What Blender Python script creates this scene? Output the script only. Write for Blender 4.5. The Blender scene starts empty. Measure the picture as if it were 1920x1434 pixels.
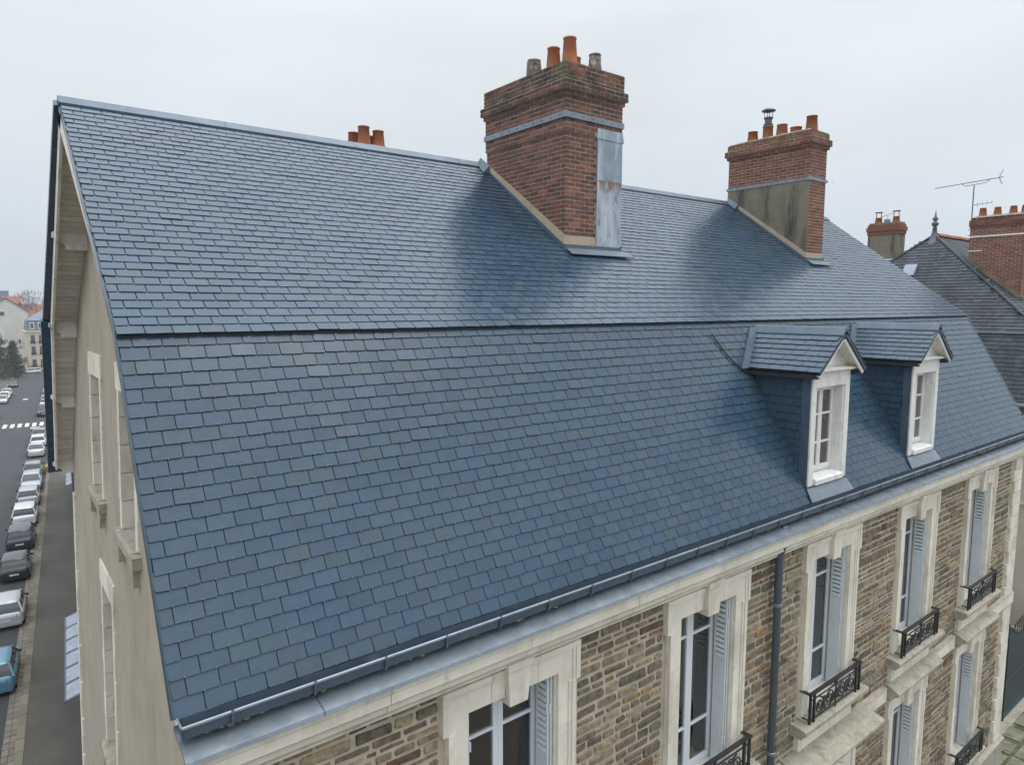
import bpy, math, random
from math import sin, cos, pi, radians, sqrt, atan2, floor
from mathutils import Vector, Matrix
random.seed(7)
R = random.Random(11)
S = bpy.context.scene
COL = S.collection

# ------------------------------------------------------------------ camera
YAW, PITCH, FPX = radians(37.951), radians(6.408), 1275.04
CAMP = Vector((-0.94, -5.179, 16.0))
cam_d = bpy.data.cameras.new('camera')
cam = bpy.data.objects.new('camera', cam_d); COL.objects.link(cam)
cam_d.sensor_width = 36; cam_d.lens = FPX / 1920 * 36
cam_d.clip_start = 0.1; cam_d.clip_end = 12000
cam.location = CAMP; cam.rotation_euler = (pi/2 - PITCH, 0, -YAW)
S.camera = cam

# ------------------------------------------------------------------ sky, sun, exposure
SUN_EL, SUN_AZ = radians(70), radians(102)      # azimuth from +y towards +x
w = bpy.data.worlds.new('World'); S.world = w; w.use_nodes = True
nt = w.node_tree; nt.nodes.clear()
def wn(t, **k):
    n = nt.nodes.new(t)
    for a, b in k.items(): setattr(n, a, b)
    return n
sky = wn('ShaderNodeTexSky', sky_type='NISHITA'); sky.sun_disc = False
sky.sun_elevation = SUN_EL; sky.sun_rotation = SUN_AZ
sky.air_density = 1.0; sky.dust_density = 2.0
skys = wn('ShaderNodeVectorMath', operation='SCALE'); skys.inputs['Scale'].default_value = 0.09
nt.links.new(sky.outputs[0], skys.inputs[0])
tc = wn('ShaderNodeTexCoord')
sep = wn('ShaderNodeSeparateXYZ'); nt.links.new(tc.outputs['Generated'], sep.inputs[0])
# overcast cloud layer: darker at the horizon, brighter towards the zenith (as a real overcast sky is)
rp = wn('ShaderNodeValToRGB'); nt.links.new(sep.outputs[2], rp.inputs[0])
els = rp.color_ramp.elements
els[0].position = 0.0; els[0].color = (0.545, 0.62, 0.69, 1)
els[1].position = 1.0; els[1].color = (.94, .985, 1.04, 1)
for p_, c_ in ((0.06, (0.62, 0.68, 0.735)), (0.18, (0.69, 0.745, 0.79)), (0.36, (0.77, 0.82, 0.85)), (0.6, (0.895, .945, .995))):
    e = els.new(p_); e.color = (*c_, 1)
zen = wn('ShaderNodeMapRange'); zen.inputs[1].default_value = .36; zen.inputs[2].default_value = 1.0
zen.inputs[3].default_value = 1.0; zen.inputs[4].default_value = 2.5
nt.links.new(sep.outputs[2], zen.inputs[0])
mp = wn('ShaderNodeMapping'); mp.inputs['Scale'].default_value = (1, 1, 3.2); nt.links.new(tc.outputs['Generated'], mp.inputs[0])
no = wn('ShaderNodeTexNoise'); no.inputs['Scale'].default_value = 2.1; no.inputs['Detail'].default_value = 5; no.inputs['Roughness'].default_value = .5
nt.links.new(mp.outputs[0], no.inputs[0])
cl = wn('ShaderNodeMapRange'); cl.inputs[1].default_value = .3; cl.inputs[2].default_value = .7; cl.inputs[3].default_value = .935; cl.inputs[4].default_value = 1.07
nt.links.new(no.outputs[0], cl.inputs[0])
mm = wn('ShaderNodeMath', operation='MULTIPLY'); nt.links.new(zen.outputs[0], mm.inputs[0]); nt.links.new(cl.outputs[0], mm.inputs[1])
ov = wn('ShaderNodeVectorMath', operation='SCALE'); nt.links.new(rp.outputs[0], ov.inputs[0]); nt.links.new(mm.outputs[0], ov.inputs['Scale'])
mx = wn('ShaderNodeMix', data_type='RGBA'); mx.inputs[0].default_value = .93
nt.links.new(skys.outputs[0], mx.inputs[6]); nt.links.new(ov.outputs[0], mx.inputs[7])
bg = wn('ShaderNodeBackground'); nt.links.new(mx.outputs[2], bg.inputs[0]); bg.inputs[1].default_value = 1.0
wo = wn('ShaderNodeOutputWorld'); nt.links.new(bg.outputs[0], wo.inputs[0])

sd = bpy.data.lights.new('sun', 'SUN'); sun = bpy.data.objects.new('sun', sd); COL.objects.link(sun)
sd.energy = 1.3; sd.angle = radians(40); sd.color = (1, .96, .9)
dirv = Vector((sin(SUN_AZ)*cos(SUN_EL), cos(SUN_AZ)*cos(SUN_EL), sin(SUN_EL)))
sun.rotation_euler = dirv.to_track_quat('Z', 'Y').to_euler()
sun.location = (0, -30, 60)
S.view_settings.view_transform = 'Standard'; S.view_settings.look = 'None'
S.view_settings.exposure = 0.16; S.view_settings.gamma = 1.0; S.view_settings.use_curve_mapping = False
S.render.engine = 'CYCLES'; S.cycles.max_bounces = 6; S.cycles.transparent_max_bounces = 8

# ------------------------------------------------------------------ materials
def lin(r, g, b):
    f = lambda c: (c/255/12.92 if c/255 <= .04045 else ((c/255+.055)/1.055)**2.4)
    return (f(r), f(g), f(b))
def mat(name, col, rough=.7, metal=0., noise=None, bump=None, ramp=None, tint=0., spec=.5, dirt=None, coat=0., rvar=0.):
    """col base; noise=(scale, amount); ramp=[(pos,col)...] picks by the piece's own 'tint'; dirt=[(scale, lo, hi, colour, amount, stretch)]"""
    m = bpy.data.materials.new(name); m.use_nodes = True
    t = m.node_tree; N = t.nodes; L = t.links; b = N['Principled BSDF']
    b.inputs['Roughness'].default_value = rough; b.inputs['Metallic'].default_value = metal
    b.inputs['Specular IOR Level'].default_value = spec
    if coat: b.inputs['Coat Weight'].default_value = coat; b.inputs['Coat Roughness'].default_value = .08
    tcn = N.new('ShaderNodeTexCoord'); at = N.new('ShaderNodeAttribute'); at.attribute_name = 'tint'
    off = N.new('ShaderNodeVectorMath'); off.operation = 'MULTIPLY_ADD'
    comb = N.new('ShaderNodeCombineXYZ')
    for i in range(3): L.new(at.outputs['Fac'], comb.inputs[i])
    L.new(comb.outputs[0], off.inputs[0]); off.inputs[1].default_value = (17, 29, 41); L.new(tcn.outputs['Object'], off.inputs[2])
    vec = off.outputs[0]
    rgb = N.new('ShaderNodeRGB'); rgb.outputs[0].default_value = (*col, 1); cur = rgb.outputs[0]
    if ramp:
        cr = N.new('ShaderNodeValToRGB'); cr.color_ramp.interpolation = 'LINEAR'
        e = cr.color_ramp.elements
        e[0].position, e[0].color = ramp[0][0], (*ramp[0][1], 1)
        e[1].position, e[1].color = ramp[-1][0], (*ramp[-1][1], 1)
        for p, c in ramp[1:-1]: q = e.new(p); q.color = (*c, 1)
        L.new(at.outputs['Fac'], cr.inputs[0]); cur = cr.outputs[0]
    def scale_by(cur, fac_socket):
        v = N.new('ShaderNodeVectorMath'); v.operation = 'SCALE'; L.new(cur, v.inputs[0]); L.new(fac_socket, v.inputs['Scale']); return v.outputs[0]
    if tint:
        mr = N.new('ShaderNodeMapRange'); mr.inputs[3].default_value = 1-tint; mr.inputs[4].default_value = 1+tint
        L.new(at.outputs['Fac'], mr.inputs[0]); cur = scale_by(cur, mr.outputs[0])
    nn = None
    if noise:
        nn = N.new('ShaderNodeTexNoise'); nn.inputs['Scale'].default_value = noise[0]; nn.inputs['Detail'].default_value = 6; nn.inputs['Roughness'].default_value = .6
        L.new(vec, nn.inputs[0])
        mr = N.new('ShaderNodeMapRange'); mr.inputs[1].default_value = .3; mr.inputs[2].default_value = .7
        mr.inputs[3].default_value = 1-noise[1]; mr.inputs[4].default_value = 1+noise[1]
        L.new(nn.outputs[0], mr.inputs[0]); cur = scale_by(cur, mr.outputs[0])
    for d in (dirt or []):
        sc, lo, hi, dc, am, st = d[:6]
        mpn = N.new('ShaderNodeMapping'); mpn.inputs['Scale'].default_value = st; L.new(tcn.outputs['Object'], mpn.inputs[0])
        dn = N.new('ShaderNodeTexNoise'); dn.inputs['Scale'].default_value = sc; dn.inputs['Detail'].default_value = 7; dn.inputs['Roughness'].default_value = .65
        L.new(mpn.outputs[0], dn.inputs[0])
        mr = N.new('ShaderNodeMapRange'); mr.inputs[1].default_value = lo; mr.inputs[2].default_value = hi; mr.inputs[3].default_value = 0; mr.inputs[4].default_value = am
        L.new(dn.outputs[0], mr.inputs[0]); fac = mr.outputs[0]
        if len(d) > 6:   # only within a height range (weathering of exposed tops), local z
            sp = N.new('ShaderNodeSeparateXYZ'); L.new(tcn.outputs['Object'], sp.inputs[0])
            zr = N.new('ShaderNodeMapRange'); zr.inputs[1].default_value = d[6]; zr.inputs[2].default_value = d[7]
            L.new(sp.outputs[2], zr.inputs[0]); mu = N.new('ShaderNodeMath'); mu.operation = 'MULTIPLY'
            L.new(fac, mu.inputs[0]); L.new(zr.outputs[0], mu.inputs[1]); fac = mu.outputs[0]
        mi = N.new('ShaderNodeMix'); mi.data_type = 'RGBA'; L.new(fac, mi.inputs[0]); L.new(cur, mi.inputs[6]); mi.inputs[7].default_value = (*dc, 1)
        cur = mi.outputs[2]
    L.new(cur, b.inputs['Base Color'])
    if rvar:
        rn = N.new('ShaderNodeTexNoise'); rn.inputs['Scale'].default_value = 5; rn.inputs['Detail'].default_value = 4; L.new(vec, rn.inputs[0])
        mr = N.new('ShaderNodeMapRange'); mr.inputs[1].default_value = .3; mr.inputs[2].default_value = .7
        mr.inputs[3].default_value = rough-rvar; mr.inputs[4].default_value = rough+rvar
        L.new(rn.outputs[0], mr.inputs[0]); L.new(mr.outputs[0], b.inputs['Roughness'])
    if bump:
        bn = N.new('ShaderNodeTexNoise'); bn.inputs['Scale'].default_value = bump[0]; bn.inputs['Detail'].default_value = 5; L.new(vec, bn.inputs[0])
        bp = N.new('ShaderNodeBump'); bp.inputs['Strength'].default_value = bump[1]; bp.inputs['Distance'].default_value = bump[2] if len(bump) > 2 else .01
        L.new(bn.outputs[0], bp.inputs['Height']); L.new(bp.outputs[0], b.inputs['Normal'])
    return m
def glass_mat(name, tintc=(.92, .95, .95), rough=.02):
    m = bpy.data.materials.new(name); m.use_nodes = True; t = m.node_tree; N = t.nodes; L = t.links
    N.remove(N['Principled BSDF']); out = N['Material Output']
    tr = N.new('ShaderNodeBsdfTransparent'); tr.inputs[0].default_value = (*tintc, 1)
    gl = N.new('ShaderNodeBsdfGlossy'); gl.inputs['Roughness'].default_value = rough
    fr = N.new('ShaderNodeFresnel'); fr.inputs[0].default_value = 1.5
    mu = N.new('ShaderNodeMath'); mu.operation = 'MULTIPLY'; mu.inputs[1].default_value = 2.4; mu.use_clamp = True; L.new(fr.outputs[0], mu.inputs[0])
    mi = N.new('ShaderNodeMixShader'); L.new(mu.outputs[0], mi.inputs[0]); L.new(tr.outputs[0], mi.inputs[1]); L.new(gl.outputs[0], mi.inputs[2])
    L.new(mi.outputs[0], out.inputs[0]); return m

M = {}
SLR = [(0, (.026, .053, .084)), (.35, (.029, .062, .100)), (.6, (.032, .064, .104)), (.82, (.034, .069, .098)), (.95, (.038, .066, .090)), (1, (.034, .056, .086))]
M['slate'] = mat('slate', (.05, .07, .1), .24, ramp=SLR, noise=(9, .12), bump=(45, .10, .004), rvar=.05, spec=.42,
                 dirt=[(1.1, .50, .72, (.045, .072, .092), .45, (1, 1, .5)), (26, .70, .76, (.16, .18, .18), .4, (1, 1, 1))])
M['slate_old'] = mat('old slate', (.07, .08, .1), .55, ramp=[(0, (.030, .042, .054)), (1, (.058, .074, .088))], noise=(8, .25), bump=(30, .3, .006), spec=.35,
                     dirt=[(.55, .46, .62, (.013, .012, .013), .95, (1, 1, .45)), (1.4, .6, .75, (.11, .11, .07), .4, (1, 1, 1))])
M['deck'] = mat('roof underlay', (.02, .026, .034), .8)
M['zinc'] = mat('zinc', (.215, .255, .29), .30, .4, noise=(3, .16), rvar=.1, bump=(14, .12, .01),
                dirt=[(5, .58, .74, (.42, .47, .51), .5, (1, 1, .5)), (2, .6, .8, (.12, .14, .15), .5, (1, 1, .6))])
M['ridge_zinc'] = mat('blue grey ridge zinc', (.095, .13, .17), .5, .2, noise=(3, .14), rvar=.06)
M['zinc_panel'] = mat('weathered zinc', (.26, .32, .38), .45, .45, noise=(4, .15), rvar=.1,
                      dirt=[(2.6, .46, .62, (.50, .55, .60), .8, (3.2, 3.2, .45)), (2.2, .60, .74, (.05, .06, .06), .75, (3.5, 3.5, .7)),
                            (1.5, .64, .74, (.28, .13, .05), .8, (4, 4, .8))])
M['zinc_stained'] = mat('stained zinc', (.36, .42, .48), .45, .35, noise=(4, .15), rvar=.1,
                      dirt=[(2.6, .46, .62, (.55, .58, .62), .8, (3.2, 3.2, .45)), (3.2, .52, .66, (.06, .07, .07), .8, (3.2, 3.2, 1.2)), (2.2, .40, .50, (.26, .12, .05), .85, (5, 5, .9), 20.16, 20.34)])
M['zinc_dark'] = mat('gutter zinc', (.085, .12, .16), .4, .4, noise=(4, .18), rvar=.1, dirt=[(4, .6, .75, (.28, .32, .35), .5, (1, 1, 1))])
BR = [(0, (.090, .050, .042)), (.3, (.135, .064, .048)), (.55, (.180, .080, .057)), (.8, (.22, .092, .064)), (1, (.28, .105, .066))]
SOOT = (.028, .026, .024)
M['brick'] = mat('chimney brick', (.1, .05, .04), .85, ramp=BR, noise=(24, .22), bump=(60, .4, .004),
                 dirt=[(2.6, .42, .56, SOOT, .85, (1, 1, 1), 21.35, 21.8), (3.4, .50, .60, (.125, .12, .035), .9, (1, 1, 1), 21.75, 22.0)])
M['brick_red'] = mat('red brick', (.1, .05, .04), .85, ramp=[(0, (.13, .055, .042)), (.5, (.195, .078, .056)), (1, (.26, .108, .073))], noise=(24, .22), bump=(60, .4, .004),
                     dirt=[(3.0, .54, .70, SOOT, .7, (1, 1, 1), 21.4, 22.4), (3.5, .44, .58, (.15, .125, .03), .9, (1, 1, 1), 22.03, 22.3)])
M['mortar'] = mat('lime mortar', (.48, .40, .325), .95, noise=(12, .2), bump=(50, .5, .005),
                  dirt=[(3.2, .47, .62, SOOT, .75, (1, 1, 1), 21.5, 22.1)])
M['fillet'] = mat('mortar fillet', (.42, .36, .27), .95, noise=(8, .14), bump=(40, .4, .006))
M['crown'] = mat('mortar crown', (.26, .23, .18), .95, noise=(7, .3), bump=(30, .6, .01), dirt=[(5, .45, .62, (.07, .075, .03), .85, (1, 1, 1)), (4, .55, .7, (.05, .047, .04), .8, (1, 1, 1))])
M['terracotta'] = mat('terracotta', (.36, .125, .058), .75, noise=(7, .2), tint=.25, bump=(30, .25, .004), dirt=[(6, .55, .75, (.12, .06, .04), .6, (1, 1, .5))])
M['pot_old'] = mat('lichen covered pot', (.17, .125, .095), .9, noise=(14, .3), bump=(30, .6, .01), dirt=[(14, .52, .60, (.45, .46, .44), .9, (1, 1, 1)), (9, .55, .65, (.05, .045, .04), .8, (1, 1, 1))])
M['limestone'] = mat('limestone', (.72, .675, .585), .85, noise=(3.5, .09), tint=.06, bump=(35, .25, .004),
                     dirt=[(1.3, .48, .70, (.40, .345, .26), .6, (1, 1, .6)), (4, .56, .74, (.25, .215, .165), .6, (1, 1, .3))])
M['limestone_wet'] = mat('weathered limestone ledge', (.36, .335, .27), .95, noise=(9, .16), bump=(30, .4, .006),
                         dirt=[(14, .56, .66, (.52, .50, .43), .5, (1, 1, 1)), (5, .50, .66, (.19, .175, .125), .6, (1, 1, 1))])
STR = [(0, (.105, .090, .070)), (.22, (.165, .140, .102)), (.45, (.21, .162, .10)), (.62, (.30, .245, .16)), (.78, (.145, .098, .064)), (.9, (.30, .18, .075)), (1, (.125, .068, .045))]
M['rubble'] = mat('rubble stone', (.2, .16, .12), .9, ramp=STR, noise=(13, .48), bump=(24, .9, .014), dirt=[(18, .57, .70, (.36, .30, .2), .55, (1, 1, 1)), (9, .58, .70, (.06, .052, .045), .6, (1, 1, 1))])
M['wall_mortar'] = mat('wall mortar', (.46, .41, .32), .95, noise=(5, .14), bump=(35, .5, .008), dirt=[(1.2, .5, .7, (.26, .23, .18), .6, (1, 1, 1))])
M['render'] = mat('rendered gable', (.40, .345, .275), .95, noise=(2.2, .08), bump=(90, .55, .006),
                  dirt=[(1.6, .47, .72, (.27, .225, .175), .5, (1.0, 1.0, .30)), (2.6, .56, .76, (.2, .165, .125), .5, (1.5, 1.5, .35)), (.7, .5, .66, (.46, .41, .335), .5, (1, 1, .8)), (30, .6, .7, (.42, .36, .29), .35, (1, 1, 1))])
M['render_grey'] = mat('stained chimney render', (.20, .18, .135), .95, noise=(5, .15), bump=(40, .4, .006),
                       dirt=[(1.6, .48, .64, (.045, .045, .042), .8, (1.8, 1.8, .3)), (3, .55, .7, (.27, .23, .14), .6, (1.5, 1.5, .5))])
M['render_pale'] = mat('pale render', (.50, .46, .40), .9, noise=(1.5, .07), bump=(60, .3, .004), dirt=[(.8, .5, .7, (.40, .37, .32), .6, (1, 1, .4))])
M['white'] = mat('white paint', (.76, .75, .72), .5, noise=(6, .05), dirt=[(4, .53, .70, (.47, .44, .385), .65, (1, 1, .3)), (16, .60, .68, (.30, .28, .25), .6, (1, 1, .4))])
M['pvc'] = mat('white window frame', (.70, .74, .80), .35)
M['shutter'] = mat('pale grey shutter', (.60, .645, .655), .45, noise=(3, .05))
M['soffit'] = mat('painted soffit', (.72, .68, .60), .8, tint=.10, noise=(6, .1), dirt=[(3, .58, .74, (.2, .18, .14), .6, (1, 1, 1))])
M['wood_white'] = mat('weathered painted timber', (.78, .75, .69), .8, noise=(6, .13), dirt=[(5, .55, .72, (.27, .24, .19), .7, (1, 1, 1))])
M['iron'] = mat('wrought iron', (.018, .019, .024), .45)
M['pipe'] = mat('downpipe', (.095, .115, .145), .4, .3, noise=(3, .1))
M['glass'] = glass_mat('window glass')
M['room'] = mat('room wall', (.34, .33, .31), .9)
M['curtain'] = mat('net curtain', (.62, .61, .58), .9)
M['door'] = mat('red door', (.10, .018, .018), .4)
M['steel'] = mat('steel hook', (.22, .25, .28), .5, .6)
M['asphalt'] = mat('asphalt', (.036, .039, .044), .85, noise=(.5, .12), bump=(40, .2, .01), dirt=[(.25, .48, .68, (.026, .028, .032), .6, (1, .25, 1)), (1.2, .6, .75, (.052, .056, .06), .5, (1, .15, 1))])
M['pavement'] = mat('pavement asphalt', (.078, .074, .063), .9, noise=(.6, .15), bump=(40, .3, .01), dirt=[(.4, .48, .66, (.055, .056, .046), .7, (1, .5, 1)), (9, .68, .72, (.4, .38, .33), .6, (1, 1, 1))])
M['kerb'] = mat('kerb granite', (.155, .138, .108), .9, tint=.2, noise=(6, .15), bump=(30, .4, .01))
M['roadpaint'] = mat('road paint', (.68, .68, .66), .7, noise=(5, .15))
M['ground'] = mat('town ground', (.15, .15, .125), .95, noise=(.02, .25), dirt=[(.008, .45, .6, (.17, .15, .125), .7, (1, 1, 1))])
M['moss'] = mat('mossy ground', (.085, .10, .03), .95, noise=(2.5, .4), bump=(14, .9, .05), dirt=[(1.6, .5, .62, (.12, .105, .085), .8, (1, 1, 1))])
M['flag'] = mat('mossy flagstone', (.17, .165, .12), .95, tint=.2, noise=(4, .25), bump=(25, .5, .01), dirt=[(5, .5, .65, (.08, .10, .03), .8, (1, 1, 1))])
M['gate'] = mat('blue black gate', (.030, .046, .062), .5, noise=(3, .1))
M['cream'] = mat('cream render far', (.56, .50, .40), .9, noise=(.5, .06))
M['offwhite'] = mat('off white render far', (.60, .585, .54), .9, noise=(.4, .06), dirt=[(.3, .5, .7, (.47, .45, .41), .5, (1, 1, .3))])
M['redroof'] = mat('red tile roof', (.20, .085, .058), .85, noise=(1, .2), tint=.2)
M['farwin'] = mat('far window', (.08, .09, .10), .2)
M['farblue'] = mat('far slate blue', (.13, .165, .21), .5, noise=(1, .12))
M['leaf_dark'] = mat('dark needle foliage', (.030, .042, .026), .85, tint=.6, noise=(1, .2))
M['leaf_hedge'] = mat('hedge leaf', (.045, .065, .025), .85, tint=.5, noise=(1, .2))
M['bark'] = mat('bark', (.10, .085, .07), .9, noise=(8, .2))
M['twig'] = mat('bare twig', (.12, .11, .105), .9)
M['hill'] = mat('distant hill', (.16, .175, .185), .95, noise=(.01, .25))
M['tyre'] = mat('tyre rubber', (.015, .015, .016), .8)
M['rim'] = mat('alloy rim', (.4, .41, .43), .35, .8)
M['carglass'] = mat('car glass', (.018, .026, .032), .08, spec=.8)
M['trim'] = mat('black car trim', (.02, .021, .023), .5)
M['tail'] = mat('red tail light', (.22, .012, .014), .2)
M['headl'] = mat('headlight', (.55, .58, .6), .12)
M['plate'] = mat('number plate', (.6, .6, .58), .4)
for k_, c_ in dict(silver=(.42, .44, .46), white=(.66, .68, .69), grey=(.20, .21, .225), black=(.018, .02, .024), navy=(.02, .032, .05), blue=(.085, .23, .33), paleblue=(.36, .42, .46)).items():
    M['car_'+k_] = mat('car paint '+k_, c_, .35, .25, coat=.7)
M['yellow'] = mat('yellow plastic', (.42, .30, .03), .5)
M['canopy'] = mat('pale canopy panel', (.26, .30, .37), .25, noise=(2, .15), dirt=[(2.5, .5, .7, (.42, .45, .50), .6, (1, 1, 1))])

# ------------------------------------------------------------------ mesh helpers
class MB:
    def __init__(s): s.v = []; s.f = []; s.t = []; s.m = []
    def add(s, vs, fs, tint=.5, mi=0):
        o = len(s.v); s.v.extend([tuple(p) for p in vs])
        for f in fs: s.f.append(tuple(i+o for i in f)); s.t.append(tint); s.m.append(mi)
        return s
    def hexa(s, p, tint=.5, mi=0):      # p: 4 bottom (ccw from above), 4 top
        return s.add(p, [(4,5,6,7),(3,2,1,0),(0,1,5,4),(1,2,6,5),(2,3,7,6),(3,0,4,7)], tint, mi)
    def box(s, x0, x1, y0, y1, z0, z1, tint=.5, mi=0):
        return s.hexa([(x0,y0,z0),(x1,y0,z0),(x1,y1,z0),(x0,y1,z0),(x0,y0,z1),(x1,y0,z1),(x1,y1,z1),(x0,y1,z1)], tint, mi)
    def obox(s, O, a, b, c, tint=.5, mi=0):   # box from corner O with edge vectors a,b,c (right handed)
        O, a, b, c = Vector(O), Vector(a), Vector(b), Vector(c)
        return s.hexa([O, O+a, O+a+b, O+b, O+c, O+a+c, O+a+b+c, O+b+c], tint, mi)
    def prism(s, poly, vec, tint=.5, mi=0):   # poly: list of points, extruded by vec
        n = len(poly); vec = Vector(vec); A = [Vector(p) for p in poly]
        vs = A + [p+vec for p in A]
        fs = [tuple(range(n-1, -1, -1)), tuple(range(n, 2*n))] + [(i, (i+1) % n, n+(i+1) % n, n+i) for i in range(n)]
        return s.add(vs, fs, tint, mi)
    def tube(s, path, r, n=6, tint=.5, mi=0, cap=True):
        P = [Vector(p) for p in path]; k = len(P); rs = r if isinstance(r, (list, tuple)) else [r]*k
        vs = []; up = None
        for i in range(k):
            d = (P[min(i+1, k-1)] - P[max(i-1, 0)])
            d = d.normalized() if d.length > 1e-9 else Vector((0,0,1))
            if up is None:
                up = Vector((0,0,1)) if abs(d.z) < .9 else Vector((1,0,0))
            a = d.cross(up);  a = a.normalized() if a.length > 1e-6 else d.orthogonal().normalized()
            b = a.cross(d); up = b
            for j in range(n):
                an = 2*pi*j/n; vs.append(P[i] + (a*cos(an)+b*sin(an))*rs[i])
        fs = []
        for i in range(k-1):
            for j in range(n):
                fs.append((i*n+j, i*n+(j+1) % n, (i+1)*n+(j+1) % n, (i+1)*n+j))
        if cap: fs.append(tuple(range(n-1, -1, -1))); fs.append(tuple((k-1)*n+j for j in range(n)))
        return s.add(vs, fs, tint, mi)
    def lathe(s, c, prof, n=16, tint=.5, mi=0, rot=0.):
        vs = []; k = len(prof)
        for r, z in prof:
            for j in range(n):
                a = 2*pi*j/n+rot; vs.append((c[0]+r*cos(a), c[1]+r*sin(a), c[2]+z))
        fs = [(i*n+j, i*n+(j+1) % n, (i+1)*n+(j+1) % n, (i+1)*n+j) for i in range(k-1) for j in range(n)]
        return s.add(vs, fs, tint, mi)
    def build(s, name, mats, parent=None, smooth=False, kind=None, label=None, loc=None):
        me = bpy.data.meshes.new(name)
        off = Vector((0,0,0))
        if parent is not None: off = root_loc(parent)
        elif loc is not None: off = Vector(loc)
        me.from_pydata([(x-off.x, y-off.y, z-off.z) for x, y, z in s.v], [], s.f)
        a = me.attributes.new('tint', 'FLOAT', 'FACE'); a.data.foreach_set('value', s.t)
        if not isinstance(mats, (list, tuple)): mats = [mats]
        for mm_ in mats: me.materials.append(mm_ if not isinstance(mm_, str) else M[mm_])
        if len(mats) > 1: me.polygons.foreach_set('material_index', s.m)
        if smooth: me.polygons.foreach_set('use_smooth', [True]*len(s.f))
        me.update()
        o = bpy.data.objects.new(name, me); COL.objects.link(o)
        if parent is not None: o.parent = parent
        elif loc is not None: o.location = loc
        if kind: o['kind'] = kind
        if label: o['label'] = label
        return o
def root_loc(o):
    while o.parent is not None: o = o.parent
    return o.location.copy() if not o.get('_local') else Vector((0,0,0))
def thing(name, label, cat, loc=(0,0,0), rz=0, group=None, local=False):
    o = bpy.data.objects.new(name, None); COL.objects.link(o); o.location = loc; o.rotation_euler = (0,0,rz)
    o.empty_display_size = .3
    o['label'] = label; o['category'] = cat
    if group: o['group'] = group
    if local: o['_local'] = 1
    return o
def tag(o, label, cat, group=None):
    o['label'] = label; o['category'] = cat
    if group: o['group'] = group
    return o

# camera projection, used only to decide which pieces are large enough in view to be objects of their own
fwd = Vector((sin(YAW)*cos(PITCH), cos(YAW)*cos(PITCH), -sin(PITCH))); rgt = Vector((cos(YAW), -sin(YAW), 0)); upv = rgt.cross(fwd)
def area_px(poly):
    q = []; c = Vector((0,0,0))
    for p in poly:
        p = Vector(p); c += p; d = p-CAMP; z = d.dot(fwd)
        if z < .3: return 0
        q.append((960+FPX*d.dot(rgt)/z, 717-FPX*d.dot(upv)/z))
    if not all(-10 < u < 1930 and -10 < v < 1444 for u, v in q): 
        if not any(0 < u < 1920 and 0 < v < 1434 for u, v in q): return 0
    c /= len(poly)
    nrm = Vector((0,0,0))
    for i in range(len(poly)):
        a = Vector(poly[i]); b = Vector(poly[(i+1) % len(poly)]); nrm += a.cross(b)
    if nrm.dot(CAMP-c) <= 0: return 0
    return abs(sum(q[i][0]*q[(i+1) % len(q)][1]-q[(i+1) % len(q)][0]*q[i][1] for i in range(len(q))))/2
class Pieces:
    """pieces that can be picked apart: the largest in view become objects, the rest are joined per parent"""
    def __init__(s, name, rest, quota): s.name = name; s.rest = rest; s.quota = quota; s.l = []
    def put(s, vs, fs, tint, parent, m, hidden=False):
        a = 0 if hidden else area_px([vs[i] for i in fs[0]])
        s.l.append((a, vs, fs, tint, parent, m))
    def finish(s):
        s.l.sort(key=lambda p: -p[0]); rest = {}
        for i, (a, vs, fs, t, par, m) in enumerate(s.l):
            if i < s.quota and a > 20:
                MB().add(vs, fs, t).build(s.name, m, par)
            else:
                rest.setdefault((par.name, m), (MB(), par, m))[0].add(vs, fs, t)
        for mb, par, m in rest.values(): mb.build(s.rest, m, par, kind='stuff')
HEXF = [(4,5,6,7),(3,2,1,0),(0,1,5,4),(1,2,6,5),(2,3,7,6),(3,0,4,7)]
def boxv(x0, x1, y0, y1, z0, z1): return [(x0,y0,z0),(x1,y0,z0),(x1,y1,z0),(x0,y1,z0),(x0,y0,z1),(x1,y0,z1),(x1,y1,z1),(x0,y1,z1)]

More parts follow.
